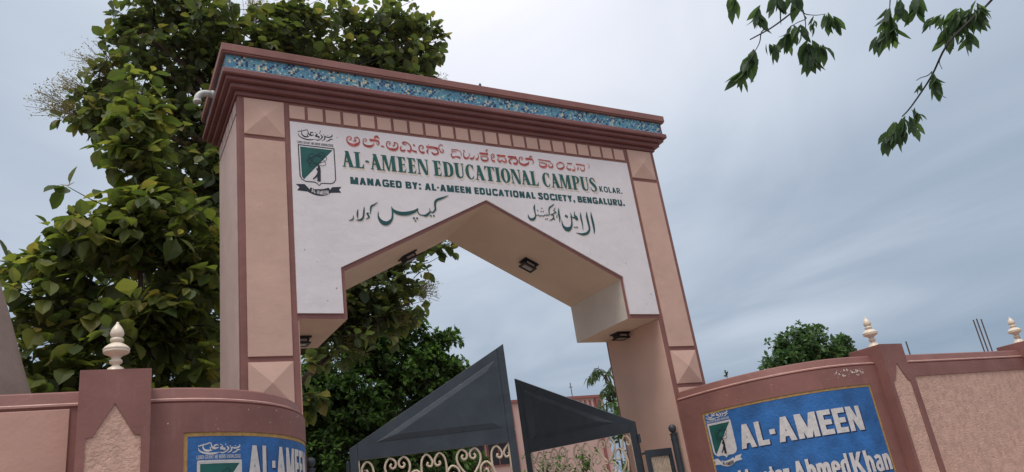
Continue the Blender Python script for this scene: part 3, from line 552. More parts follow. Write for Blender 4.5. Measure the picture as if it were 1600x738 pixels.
def tsd(a, b_, z0, z1, k): y = yf; tl.box(-XO-.1545, -XO-.149, y+a, y+b_, z0, z1, k)
tiles(tsd, D+.3, 3)
def tsr(a, b_, z0, z1, k): y = yf; tl.box(XO+.149, XO+.1545, y+a, y+b_, z0, z1, k)
tiles(tsr, D+.3, 5)
o = tl.build('mosaic_tiles', [M[k] for k in ('tile_teal', 'tile_blue', 'tile_pale', 'tile_navy', 'tile_cream')], fr, recalc=False); o['kind'] = 'stuff'
# drain elbow and stub of pipe
e = MB(); pts = [(-3.20, 0.62, 5.50+Z0), (-3.36, 0.62, 5.50+Z0)] + [(-3.36-.10*sin(a), 0.62, 5.40+.10*cos(a)+Z0) for a in [i*pi/12 for i in range(1, 7)]] + [(-3.46, .62, 5.37+Z0)]
e.tube(pts, 0.042, 14); e.tube([(-3.255, .62, 5.50+Z0), (-3.30, .62, 5.50+Z0)], 0.049, 14); e.tube([(-3.46, .62, 5.385+Z0), (-3.46, .62, 5.355+Z0)], 0.049, 14)
e.build('drain_elbow', M['pvc'], arch, smooth=True)
e = MB(); e.tube([(0.24, .12, 5.69+Z0), (0.24, .12, 5.95+Z0)], 0.019, 8); e.tube([(0.24, .12, 5.95+Z0), (0.24, .12, 5.965+Z0)], 0.013, 8); e.build('iron_stub', M['slate'], arch)
def flecks(name, m_, n, box, d0, parent, mapf, lo=.004, hi=.014):
    p = Paint(d0); rg = random.Random(n)
    for _ in range(n):
        a, b = rg.uniform(box[0], box[1]), rg.uniform(box[2], box[3]); r_ = rg.uniform(lo, hi)*rg.random()**.6; e = rg.uniform(.4, 1.6)
        p.poly([(a+r_*cos(t)*rg.uniform(.5, 1.1), b+r_*e*sin(t)*rg.uniform(.5, 1.1)) for t in [k*pi/3 for k in range(6)]])
    o = p.build(name, m_, parent, mapf); o['kind'] = 'stuff'; return o
M['speck'] = mat('grey_brown_speck', (0.22, 0.15, 0.13), 0.8, 0.3, 30)
flecks('paint_chips', M['speck'], 26, (-2.45, 2.45, 4.06, 4.85), .0001, sign, onsign, .003, .010)
flecks('paint_chips', M['speck'], 9, (-2.45, -2.06, 2.55, 3.9), .0001, sign, onsign, .004, .012)
flecks('paint_chips', M['speck'], 9, (2.06, 2.45, 2.55, 3.9), .0001, sign, onsign, .004, .012)
flecks('paint_chips', M['speck'], 10, (-3.0, -2.6, 2.1, 4.5), .0001, arch, lambda x, z, d: (x, -0.0163-d, z+Z0), .004, .012)
flecks('paint_chips', M['speck'], 8, (2.6, 3.0, 2.1, 4.5), .0001, arch, lambda x, z, d: (x, -0.0163-d, z+Z0), .004, .012)
flecks('paint_chips', M['speck'], 8, (.1, 1.2, 1.6, 4.5), .0001, arch, lambda x, z, d: (-XO-.0123-d, x, z+Z0), .004, .014)
adopt(arch)

# ------------------------------------------------------------------ lamps under the arch
def lamp(loc, rot, label):
    L = empty('floodlight', loc, label, 'floodlight', 'black lamps fixed under the arch')
    L.rotation_euler = rot
    w, d, h = 0.115, 0.10, 0.085       # local: hangs along -z
    b = MB(); b.box(-w, w, -d, d, -0.022, 0); b.box(-w*.78, w*.78, -d*.72, d*.72, -h, -0.021); b.build('lamp_housing', M['blackmetal'], L, bevel=0.004)
    b = MB()
    for x0, x1, y0, y1 in ((-w*.92, w*.92, -d*.9, -d*.62), (-w*.92, w*.92, d*.62, d*.9), (-w*.92, -w*.70, -d*.6, d*.6), (w*.70, w*.92, -d*.6, d*.6)): b.box(x0, x1, y0, y1, -h-.006, -h+.014)
    b.build('lamp_rim', M['blackmetal'], L, bevel=0.002)
    b = MB(); b.box(-w*.62, w*.62, -d*.42, d*.42, -h-.004, -h+.001); b.build('lamp_glass', M['lens'], L)
    for s in (-1, 1):
        b = MB(); b.box(-w*.55, w*.55, s*d*.72-(.004 if s < 0 else 0), s*d*.72+(.004 if s > 0 else 0), -h*.72, -h*.38); b.build('lamp_glass', M['lens'], L)
    return L
sl_ = math.atan2(1.009, 1.96)
lamp((-0.79, 0.93, 4.005-0.79*1.009/1.96+Z0), (0, -sl_, 0), 'black box lamp fixed to the left slope of the pointed underside')
lamp((1.0, 0.76, 4.005-1.0*1.009/1.96+Z0), (0, sl_, 0), 'black box lamp with two pale lenses on the right slope of the pointed underside')
lamp((-2.30, 0.78, zf), (0, 0, 0), 'black box lamp under the low left corner of the arch beside the left pillar')
lamp((2.38, 0.76, zf), (0, 0, 0), 'black box lamp under the low right block of the arch beside the right pillar')

# ------------------------------------------------------------------ boundary walls with curved wings
ZW, ZA, ZP = 1.395+Z0, 1.29+Z0, 1.50+Z0
def wing(side):
    n, b, cx, a = (2.0, 1.76, 4.03, 1.47) if side < 0 else (2.5, 1.90, 4.03, 1.50)
    P = []
    for i in range(161):
        th = i/160*pi/2; P.append((side*(cx-a*cos(th)**(2/n)), -b*sin(th)**(2/n)))
    P.append((side*(cx+.16), -b))
    S = [0]
    for i in range(161): S.append(S[-1]+math.dist(P[i], P[i+1]))
    return P, S
def along(P, S, s):
    s = max(0, min(S[-1], s))
    for i in range(len(S)-1):
        if S[i+1] >= s: break
    t = (s-S[i])/(S[i+1]-S[i] or 1); x = P[i][0]+t*(P[i+1][0]-P[i][0]); y = P[i][1]+t*(P[i+1][1]-P[i][1])
    j0, j1 = max(i-1, 0), min(i+2, len(P)-1); tx, ty = P[j1][0]-P[j0][0], P[j1][1]-P[j0][1]; L = sqrt(tx*tx+ty*ty)
    return x, y, tx/L, ty/L
def sheet(mb, P, S, side, s0, s1, z0, z1, off, thick, n=40, mi=0):
    """curved slab following the wing: off = how proud of the face, thick = how deep behind that"""
    k = len(mb.v)
    for i in range(n+1):
        x, y, tx, ty = along(P, S, s0+(s1-s0)*i/n); nx, ny = (ty, -tx) if side > 0 else (-ty, tx)
        # outward normal points toward the road
        if ny > 0 or (abs(ny) < 1e-3 and nx*side > 0): nx, ny = -nx, -ny
        for z, o in ((z0, off), (z1, off), (z1, off-thick), (z0, off-thick)): mb.v.append((x+nx*o, y+ny*o, z))
    for i in range(n):
        for j in range(4):
            a = k+4*i+j; b = k+4*i+(j+1) % 4
            mb.f.append((a, b, b+4, a+4)); mb.mi.append(mi)
    mb.f.append((k, k+1, k+2, k+3)); mb.mi.append(mi); mb.f.append((k+4*n+3, k+4*n+2, k+4*n+1, k+4*n)); mb.mi.append(mi)
def coping(mb, path, zarr, ztop, back, nrm):
    """sloped coping: from the arris on the wall face up and back to the top, along a path of (x,y) with outward normals"""
    k = len(mb.v); prof = [(0.0, zarr-0.02), (0.012, zarr-0.006), (0.004, zarr+0.009), (-0.012, zarr+0.018), (-0.035, ztop-0.012), (-0.048, ztop), (-back, ztop), (-back, zarr-0.02)]
    m_ = len(prof)
    for (x, y), (nx, ny) in zip(path, nrm):
        for o, z in prof: mb.v.append((x+nx*o, y+ny*o, z))
    for i in range(len(path)-1):
        for j in range(m_):
            a = k+m_*i+j; b = k+m_*i+(j+1) % m_
            mb.f.append((a, b, b+m_, a+m_)); mb.mi.append(1 if j in (2,) else 0)
    mb.f.append(tuple(k+j for j in range(m_))); mb.mi.append(0)
    q = k+m_*(len(path)-1); mb.f.append(tuple(q+j for j in range(m_))[::-1]); mb.mi.append(0)
FIN = [(0.0, .001), (.088, .0), (.092, .022), (.078, .038), (.070, .046), (.066, .060), (.034, .075), (.030, .088), (.050, .098), (.054, .110), (.048, .122), (.036, .130), (.042, .146), (.062, .158), (.098, .172), (.108, .180), (.108, .187), (.104, .192), (.110, .198), (.110, .206), (.104, .212), (.094, .222), (.070, .238), (.044, .250), (.038, .256), (.052, .262), (.056, .274), (.052, .286), (.036, .292), (.046, .298), (.056, .314), (.057, .330), (.050, .352), (.036, .374), (.020, .392), (.013, .400), (.013, .408), (.006, .416), (0.0005, .418)]
def niche_pillar(cx, yf_, parent, wid=0.455, dep=0.46, tone='mauve', flabel=None):
    h = wid/2
    b = MB(); b.box(cx-h, cx+h, yf_+0.022, yf_+dep, 0, ZP); po = b.build('wall_pillar', M['mauve'], parent, bevel=0.006)
    # front skin with the pointed opening left in it
    zt, za_, zs_, w1, w2 = ZP, 1.258+Z0, 1.035+Z0, 0.128, 0.172
    y0, y1 = yf_, yf_+0.0215
    sk = MB()
    L = [(-h, 0.0), (-w2, 0.0), (-w2, zs_-.008), (-w1, zs_), (0, za_), (0, zt), (-h, zt)]
    sk.prism([(cx+x, z) for x, z in L], y0, y1)
    sk.prism([(cx-x, z) for x, z in L][::-1], y0, y1)
    so_ = sk.build('front_skin', M['mauve'], po)
    ni = MB(); ni.prism([(cx-w2+.0, 0.001), (cx+w2, 0.001), (cx+w2, zs_-.009), (cx+w1, zs_-.001), (cx, za_-.002), (cx-w1, zs_-.001), (cx-w2, zs_-.009)], yf_+0.010, yf_+0.0225)
    ni.build('niche_stucco', M['stucco'], po)
    f = MB(); f.lathe([(r*.84, z) for r, z in FIN], (cx, yf_+dep*0.5, ZP-0.001), 28); f.build('finial', M['finial'], po, smooth=True)
    return po
def boundary(side):
    P, S = wing(side); YW = -1.76 if side < 0 else -1.90
    root = empty('boundary_wall', (side*4.4, YW+.1, 0),
        'maroon and smooth peach boundary wall on the left, curving to the arch, with cropped blue name panel' if side < 0 else 'maroon boundary wall on the right with rough stucco panels and fully visible blue name panel', 'wall', 'boundary walls flanking the gateway')
    # wing
    w = MB(); sheet(w, P, S, side, 0, S[-1]+0, 0, ZA-0.02, 0.0, 0.22, 60); w.build('curved_wing', M['mauve'], root)
    w = MB(); path, nr = [], []
    for i in range(61):
        x, y, tx, ty = along(P, S, S[-1]*i/60); nx, ny = ty, -tx
        if ny > 0 or (abs(ny) < 1e-3 and nx*side > 0): nx, ny = -nx, -ny
        path.append((x, y)); nr.append((nx, ny))
    coping(w, path, ZA, ZW, 0.22, nr); w.build('coping', [M['mauve'], M['chipped']], root)
    # raised rim around the sign so that it reads as sunk
    if side < 0: s0, s1, zt = 2.333, 0.42, 1.046
    else: s0, s1, zt = 0.395, 2.690, 1.040
    sa, sb = sorted((s0, s1))
    fr_ = MB(); sheet(fr_, P, S, side, 0.0, S[-1], zt+Z0, ZA-0.022, 0.016, 0.018, 60); sheet(fr_, P, S, side, 0.0, sa, 0.0, zt+Z0-.0005, 0.016, 0.018, 16); sheet(fr_, P, S, side, sb, S[-1], 0, zt+Z0-.0005, 0.016, 0.018, 16)
    fr_.build('sign_surround', M['mauve'], root)
    sp_ = MB(); sheet(sp_, P, S, side, sa+.0305, sb-.0305, 0.75, zt+Z0-.031, 0.006, 0.0075, 60); bl = sp_.build('name_panel', M['blue'], root)
    gb = MB(); sheet(gb, P, S, side, sa+.001, sb-.001, zt+Z0-.030, zt+Z0-.001, 0.009, 0.010, 60)
    for q0, q1 in ((sa+.001, sa+.030), (sb-.030, sb-.001)): sheet(gb, P, S, side, q0, q1, 0.75, zt+Z0-.0305, 0.009, 0.010, 2)
    gb.build('gold_border', M['gold'], bl)
    def onwall(u, z, d):
        s = (s0 - u) if side < 0 else (s0 + u)      # u runs left to right as read
        x, y, tx, ty = along(P, S, s); nx, ny = ty, -tx
        if ny > 0 or (abs(ny) < 1e-3 and nx*side > 0): nx, ny = -nx, -ny
        o = 0.0075 + d; return (x+nx*o, y+ny*o, z+Z0)
    def text(tx_, u0, u1, z0, z1, bold):
        a = Paint(0.0); sans_text(a, tx_, u0, u1, z0, z1, bold, .09, .016, -.014); a.build('lettering_shadow', M['letter_shadow'], bl, onwall)
        a = Paint(0.0025); sans_text(a, tx_, u0, u1, z0, z1, bold, .09); a.build('lettering', M['white_letter'], bl, onwall)
    if side < 0:
        emblem(bl, onwall, 0.105, 0.830, 0.355, True, 0.0004)
        text('AL-AMEEN', 0.525, 1.60, 0.665, 0.945, .25)
    else:
        emblem(bl, onwall, 0.052, 0.884, 0.355, True, 0.0004)
        text('AL-AMEEN', 0.480, 1.995, 0.515, 0.800, .25)
        text('Dr.', .05, .29, .035, .28, .23); text('Mumtaz', .35, .985, 0.035, 0.280, .22); text('Ahmed', 1.03, 1.655, 0.035, 0.280, .22); text('Khan', 1.69, 2.25, 0.035, 0.280, .22)
    face = lambda s_, z, d: (lambda r: (r[0], r[1], r[2]))(offs(s_, z, d))
    def offs(s_, z, d):
        x, y, tx, ty = along(P, S, s_); nx, ny = ty, -tx
        if ny > 0 or (abs(ny) < 1e-3 and nx*side > 0): nx, ny = -nx, -ny
        o = 0.0165+d; return (x+nx*o, y+ny*o, z+Z0)
    if side > 0: flecks('paint_scuff', M['finial'], 70, (2.18, 2.66, 1.15, 1.235), .0002, root, face, .004, .020); flecks('paint_scuff', M['finial'], 16, (.5, 2.1, 1.08, 1.26), .0002, root, face, .003, .009)
    else: flecks('paint_scuff', M['finial'], 26, (.9, 2.5, 1.06, 1.26), .0002, root, face, .003, .009)
    # wall pillars
    if side < 0: niche_pillar(-4.285, -1.925, root)
    else: niche_pillar(4.37, -2.05, root)
    # straight run
    xs, xe = (4.03+0.45, 14.5)
    a, b = sorted((side*xs, side*xe))
    st = MB(); st.box(a, b, YW+0.0, YW+0.22, 0, ZA-0.02); st.build('straight_wall', M['mauve'], root)
    w = MB(); coping(w, [(a, YW), (b, YW)], ZA, ZW, 0.22, [(0, -1)]*2); w.build('coping', [M['mauve'], M['chipped']], root)
    if side < 0:
        # smooth panels fill up to just under the coping
        pb = MB(); pb.box(-6.9, -4.56, YW-.014, YW+.002, 0.3, ZA-0.028); pb.build('wall_panel', M['wallpanel'], root, bevel=0.004)
        niche_pillar(-7.2, -1.925, root)
    else:
        sk = MB(); sk.box(4.62, 7.55, YW-.016, YW+.002, 1.10+Z0, ZA-0.024); sk.box(4.62, 4.86, YW-.016, YW+.002, 0, 1.0995+Z0); sk.build('panel_surround', M['mauve'], root)
        pb = MB(); pb.box(4.861, 7.55, YW-.004, YW+.002, 0.3, 1.099+Z0); pb.build('wall_panel', M['stucco'], root)
        niche_pillar(7.80, -2.05, root)
        h = MB(); h.tube([(2.62, -.42, 1.36+Z0), (2.60, -.50, 1.36+Z0), (2.58, -.50, 1.31+Z0), (2.60, -.46, 1.27+Z0)], 0.013, 6); h.build('iron_hook', M['iron'], root)
    adopt(root)
    return root
boundary(-1); boundary(1)

# ------------------------------------------------------------------ gate
def spiral(cx, cz, r, a0, turns, sgn, n=16):
    return [(cx+r*(1-.78*i/n)*cos(a0+sgn*2*pi*turns*i/n), cz+r*(1-.78*i/n)*sin(a0+sgn*2*pi*turns*i/n)) for i in range(n+1)]
def scrolls(w0, w1, z0, z1):
    """wrought scrolls between local x w0..w1 and z z0..z1: hearts and paired C scrolls"""
    R = []; W_ = w1-w0; u = W_/2.12; row = z1; k = 0; r = u*.128
    cl = lambda pts: [(min(max(a, w0+.015), w1-.015), b) for a, b in pts]
    while row > z0+.1:
        for i in range(-1, 4):
            cx = w0 + u*(i+.52+.5*(k % 2))
            for s in (-1, 1):
                if w0+.1 < cx < w1-.1:
                    # heart: a lobe curling inward at the top, meeting its twin in a point below
                    R.append(cl([(cx, row-r*3.3), (cx+s*r*.7, row-r*2.5), (cx+s*r*1.25, row-r*1.6), (cx+s*r*1.3, row-r*.8), (cx+s*r*.8, row-r*.14), (cx+s*r*.22, row-r*.5), (cx+s*r*.2, row-r*1.05), (cx+s*r*.55, row-r*1.25), (cx+s*r*.78, row-r*.95), (cx+s*r*.6, row-r*.75)]))
                    # shoulder scroll hanging on the heart
                    R.append(cl([(cx+s*r*1.35, row-r*5.4), (cx+s*r*2.6, row-r*3.9), (cx+s*r*2.62, row-r*2.6), (cx+s*r*2.0, row-r*1.75), (cx+s*r*1.3, row-r*2.1), (cx+s*r*1.2, row-r*2.9), (cx+s*r*1.75, row-r*3.2), (cx+s*r*2.05, row-r*2.75), (cx+s*r*1.75, row-r*2.45)]))
                    R.append(cl([(cx+s*r*.1, row-r*3.4), (cx+s*r*.9, row-r*3.5), (cx+s*r*1.15, row-r*4.3), (cx+s*r*.7, row-r*4.9), (cx+s*r*.35, row-r*4.5), (cx+s*r*.65, row-r*4.15)]))
                bx = cx + u*.5
                if w0-.02 < bx < w1+.02:
                    q = [(bx+s*r*.25, row-r*.75), (bx+s*r*.3, row-r*1.35), (bx+s*r*.85, row-r*1.5), (bx+s*r*1.2, row-r*1.0), (bx+s*r*.8, row-r*.2), (bx+s*r*.1, row-r*.25), (bx-s*r*.0+s*r*1.45*0, row-r*.6)]
                    q = [(bx+s*r*.75, row-r*1.0), (bx+s*r*.4, row-r*.85), (bx+s*r*.3, row-r*1.4), (bx+s*r*.9, row-r*1.65), (bx+s*r*1.3, row-r*1.0), (bx+s*r*.85, row-r*.15), (bx+s*r*.2, row-r*.55)] if 0 else [(bx+s*r*.6, row-r*1.05), (bx+s*r*.72, row-r*1.35), (bx+s*r*.3, row-r*1.5), (bx+s*r*.12, row-r*.95), (bx+s*r*.65, row-r*.2), (bx+s*r*1.25, row-r*.75), (bx+s*r*1.35, row-r*2.2), (bx+s*r*.95, row-r*3.6), (bx+s*r*1.3, row-r*5.2)]
                    q = [(a, b) for a, b in q if w0+.005 < a < w1-.005]
                    if len(q) > 4: R.append(q)
        row -= r*5.4; k += 1
    return R
def leaf_gate(hx, hy, tx, ty, side, label):
    L = math.dist((hx, hy), (tx, ty)); root = empty('gate_leaf', (hx, hy, 0), label, 'gate', 'two leaves of the metal gate')
    root.rotation_euler = (0, 0, math.atan2(ty-hy, tx-hx))
    # local x from hinge to meeting stile; for the left leaf local -y faces the road
    s = -1 if side < 0 else 1       # road side of local y
    h1, h2 = 1.095+Z0, 2.06+Z0; t = 0.03
    if side < 0: h1 = 1.06+Z0
    zr0, zr1 = h1-.13, h1-.05       # rail under the gable
    def bar(name, pts, y0=-t, y1=t, mt='slate', bev=0.004, par=None):
        b = MB(); b.prism(pts, y0, y1); return b.build(name, M[mt], par or root, bevel=bev)
    sw = 0.085
    bar('stile', [(0, .10), (sw, .10), (sw, h1-.001+sw*(h2-h1)/L), (0, h1)])
    bar('stile', [(L-sw, .10), (L, .10), (L, h2), (L-sw, h2-sw*(h2-h1)/L)])
    ib = MB(); gab = [(sw+.001, zr0), (L-sw-.001, zr0), (L-sw-.001, h2-(sw+.001)*(h2-h1)/L), (sw+.001, h1+(sw)*(h2-h1)/L)]
    ib.prism(gab, -t+.004, t-.004); ib.build('gable_plate', M['slate'], root, bevel=0.003)
    # pressed triangular panel, bevelled rim sinking to a flat field
    k = (h2-h1)/L
    T = [(.40, zr1+.085), (L-sw-.05, zr1+.085), (L-sw-.05, h1+k*(L-sw-.05)-.12)]
    T[0] = ((zr1+.085+.12-h1)/k, zr1+.085)
    c = (sum(a for a, b in T)/3, sum(b for a, b in T)/3)
    def inset(f): return [(c[0]+(a-c[0])*f, c[1]+(b-c[1])*f) for a, b in T]
    for sg in (-1, 1):
        y = sg*(t-.004); m_ = MB(); A, B_, C_ = inset(1.0), inset(.985), inset(.76)
        rings = [(A, y+sg*.0005), (B_, y+sg*.004), (C_, y+sg*.018)]
        for (r0, y0), (r1, y1) in zip(rings, rings[1:]):
            for i in range(3):
                j = (i+1) % 3; m_.quad([(r0[i][0], y0, r0[i][1]), (r0[j][0], y0, r0[j][1]), (r1[j][0], y1, r1[j][1]), (r1[i][0], y1, r1[i][1])])
        m_.quad([(a, y+sg*.018, b) for a, b in C_]); m_.build('pressed_triangle', M['slate'], root)
    bar('rail', [(sw+.001, .10), (L-sw-.001, .10), (L-sw-.001, .20), (sw+.001, .20)])
    bar('rail', [(sw+.001, .98), (L-sw-.001, .98), (L-sw-.001, 1.05), (sw+.001, 1.05)])
    bar('sheet_panel', [(sw+.002, .201), (L-sw-.002, .201), (L-sw-.002, .979), (sw+.002, .979)], -.006, .006)
    for pts in scrolls(sw+.004, L-sw-.004, 1.06, zr0-.004):
        b = MB(); cp_ = catmull([(a, 0.0, z) for a, z in pts], 3)
        cp_ = [(a, y, min(z, zr0-.012)) for a, y, z in cp_]
        cp_ = [q for q in cp_ if q[2] > 1.06]
        if len(cp_) < 4: continue
        b.tube(cp_, 0.013, 6); b.build('scroll', M['scroll'], root, smooth=True)
    for xa_ in (sw+.001, L-sw-.016): b = MB(); b.box(xa_, xa_+.015, -.012, .012, 1.051, zr0-.001); b.build('inner_frame', M['scroll'], root)
    for z in (.45, 1.6, 2.3):
        b = MB(); b.tube([(-.022, 0, z), (-.022, 0, z+.11)], .02, 8); b.build('hinge', M['slate'], root)
    return root
leaf_gate(-1.94, 0.30, -0.155, -0.20, -1, 'left slate gate leaf, rising to a point at its right edge')
leaf_gate(1.97, 0.30, 1.16, 1.90, 1, 'right slate gate leaf, swung inward, rising to a point at its left edge')
for sx in (-1, 1):
    root = empty('gate_side_panel', (sx*2.18, 0.26, 0), 'narrow ribbed side frame and ball topped post beside the %s gate leaf' % ('left' if sx < 0 else 'right'), 'gate panel', 'fixed gate side panels')
    b = MB(); b.tube([(sx*2.42, .10, 0), (sx*2.42, .10, .86+Z0)], .045, 14); b.tube([(sx*2.42, .10, .86+Z0), (sx*2.42, .10, .875+Z0)], .052, 14)
    b.tube([(sx*2.42, .10, .79+Z0), (sx*2.42, .10, .805+Z0)], .05, 14); po = b.build('post', M['slate'], root)
    b = MB(); b.lathe([(.03, 0), (.026, .012), (.034, .02), (.048, .04), (.054, .065), (.048, .092), (.03, .110), (.0005, .118)], (sx*2.42, .10, .874+Z0), 18); b.build('ball', M['slate'], po, smooth=True)
    a, c_ = sorted((sx*1.95, sx*2.37)); zt = .70+Z0
    for nm, x0, x1, z0, z1 in (('rail', a, c_, zt-.09, zt), ('rail', a, c_, .1, .2), ('stile', a, a+.05, .201, zt-.091), ('stile', c_-.05, c_, .201, zt-.091)):
        b = MB(); b.box(x0, x1, .14, .19, z0, z1); b.build(nm, M['slate'], root, bevel=.003)
    n = 12; w_ = (c_-a-.104)/n; first = None
    for i in range(n):
        if first is None: b = MB(); b.box(0, w_*.62, .155, .175, 0.202, zt-.092); o = b.build('rib', M['scroll'], root); first = o.data
        else: o = newobj('rib', first, root)
        o.location = (a+.052+i*w_, 0, 0)
    b = MB(); b.box(a+.051, c_-.051, .176, .182, 0.202, zt-.092); b.build('back_sheet', M['scroll'], root)
    b = MB(); b.tube([(sx*1.96, .165, zt-.03), (sx*1.985, .28, zt-.03)], .014, 8); b.build('hinge_pin', M['slate'], root)
    adopt(root)

# ------------------------------------------------------------------ campus building behind the gate
def building():
    root = empty('campus_building', (13, 23, 0), 'pink two storey building with slotted parapet and maroon bands seen through the open gate', 'building')
    X0, X1, Y0, Y1 = 7.9, 15.9, 20.0, 30.0; H = 4.75+Z0
    b = MB(); b.box(X0, X1, Y0, Y1, 0, H-.12); b.build('wall', M['bldg'], root)
    b = MB(); b.box(X0-.08, X1+.08, Y0-.08, Y1+.08, H-.118, H); b.build('parapet_cap', M['bldg_trim'], root)
    for z in (0.3+Z0,):
        b = MB(); b.box(X0-.06, X1+.06, Y0-.06, Y0-.001, z, z+.14); b.build('band', M['bldg_trim'], root)
    for x in (11.72, 11.15, 15.55, 8.6):
        b = MB(); b.box(x-.06, x+.06, Y0-.07, Y0-.001, .44+Z0+.001, H-.12); b.build('strip', M['bldg_trim'], root)
    me = None
    for i in range(7):
        for x_ in (14.15,):
            x = x_+i*.25
            if me is None: b = MB(); b.box(0, .10, Y0-.03, Y0-.001, 3.85+Z0, 4.55+Z0); o = b.build('parapet_slot', M['bldg_trim'], root); me = o.data; base = x
            else: o = newobj('parapet_slot', me, root)
            o.location = (x, 0, 0)
    # lit porch frame with arched windows
    me2 = None
    for i, x in enumerate((8.9, 9.35, 9.8, 10.25, 10.7)):
        f = MB(); f.box(-.22, .22, Y0-.03, Y0-.001, 1.0+Z0-.6, 1.9+Z0-.5)
        b = MB(); pts = [(-.15, .45+Z0), (.15, .45+Z0), (.15, 1.15+Z0)] + [(.15*cos(a), 1.15+Z0+.15*sin(a)) for a in [k*pi/6 for k in range(1, 6)]] + [(-.15, 1.15+Z0)]
        b.prism(pts, Y0-.02, Y0-.001); o = b.build('window', M['bldg_dark'], root); o.location.x = x
        pr = MB(); pr.box(-.012, .012, Y0-.032, Y0-.021, .46+Z0, 1.28+Z0); q = pr.build('window_bar', M['bldg_trim'], o)
    for i, x in enumerate((9.2, 10.3)):
        b = MB(); b.box(x-.45, x+.45, Y0-.02, Y0-.001, 2.2+Z0, 3.3+Z0); o = b.build('window', M['bldg_dark'], root)
        fr2 = MB()
        for a0, a1, c0, c1 in ((-.5, -.451, 2.15, 3.35), (.451, .5, 2.15, 3.35), (-.45, .45, 3.301, 3.35), (-.45, .45, 2.15, 2.199), (-.02, .02, 2.2, 3.3)): fr2.box(x+a0, x+a1, Y0-.05, Y0-.0015, c0+Z0, c1+Z0)
        fr2.build('window_frame', M['bldg_trim'], o)
        b = MB(); b.box(x-.65, x+.65, Y0-.5, Y0-.002, 3.45+Z0, 3.53+Z0); b.build('sunshade', M['bldg'], root)
    b = MB(); b.tube([(15.0, 21, H-.1), (15.0, 21, 5.55+Z0)], .02, 6); b.tube([(14.9, 21, 5.35+Z0), (15.1, 21, 5.35+Z0)], .014, 6); b.build('aerial', M['iron'], root)
    adopt(root)
building()

# unfinished column rods behind the right wall
for i, (x, z1, lean) in enumerate(((15.72, 3.27, .03), (15.90, 3.30, .02), (16.06, 3.29, .05), (17.63, 3.14, .02), (12.62, 2.74, .0))):
    b = MB(); n_ = 8; b.tube([(x+lean*(k/n_)**2*1.5, 3, (z1+Z0)*k/n_) for k in range(n_+1)], .017, 6)
    o = b.build('reinforcing_rod', M['iron'], None)
    tag(o, ('leftmost of the three close iron rods standing up behind the right wall', 'middle of the three close iron rods standing up behind the right wall', 'rightmost of the three close iron rods standing up behind the right wall', 'single iron rod beside the cream finial at the right edge', 'short iron rod just right of the pointed wall pillar top')[i], 'iron rod', 'bare iron rods behind the right wall')

# round concrete shell at the far left
root = MB()
prof = [(2.16, 0.0), (2.155, 2.9), (2.13, 3.15), (2.088, 3.316), (2.036, 3.479), (1.955, 3.755), (1.865, 4.067), (1.763, 4.385), (1.60, 4.75), (1.30, 5.15), (.8, 5.5), (.01, 5.65)]
root.lathe(prof, (-7.0, 0.3, 0), 72)
o = root.build('concrete_dome', M['concrete'], None, smooth=True); tag(o, 'smooth grey brown concrete dome behind the wall at the far left edge', 'dome')
# ------------------------------------------------------------------ vegetation
def leaf_proto(L, W_, kind):
    """bent leaf in local space: base at origin, along +x, face up +z"""
    if kind == 'teak':    prof = [(0, .03), (.12, .16), (.32, .80), (.55, 1.0), (.78, .72), (.93, .25), (1.0, .0)]
    elif kind == 'lance': prof = [(0, .03), (.15, .45), (.42, 1.0), (.68, .85), (.88, .35), (1.0, .0)]
    else:                 prof = [(0, .05), (.3, .9), (.65, .85), (1.0, .0)]
    v, f = [], []
    for t, w in prof:
        z = -.22*L*t*t; fold = .16*W_*w
        v += [(t*L, -w*W_/2, z+fold), (t*L, 0, z), (t*L, w*W_/2, z+fold)]
    n = len(prof)
    for i in range(n-1):
        a = 3*i; f += [(a, a+3, a+4, a+1), (a+1, a+4, a+5, a+2)]
    return v, f
def frame(d, upv):
    d = d.normalized(); s = upv.cross(d)
    if s.length < 1e-3: s = Vector((1, 0, 0)).cross(d)
    s.normalize(); return d, s, d.cross(s)
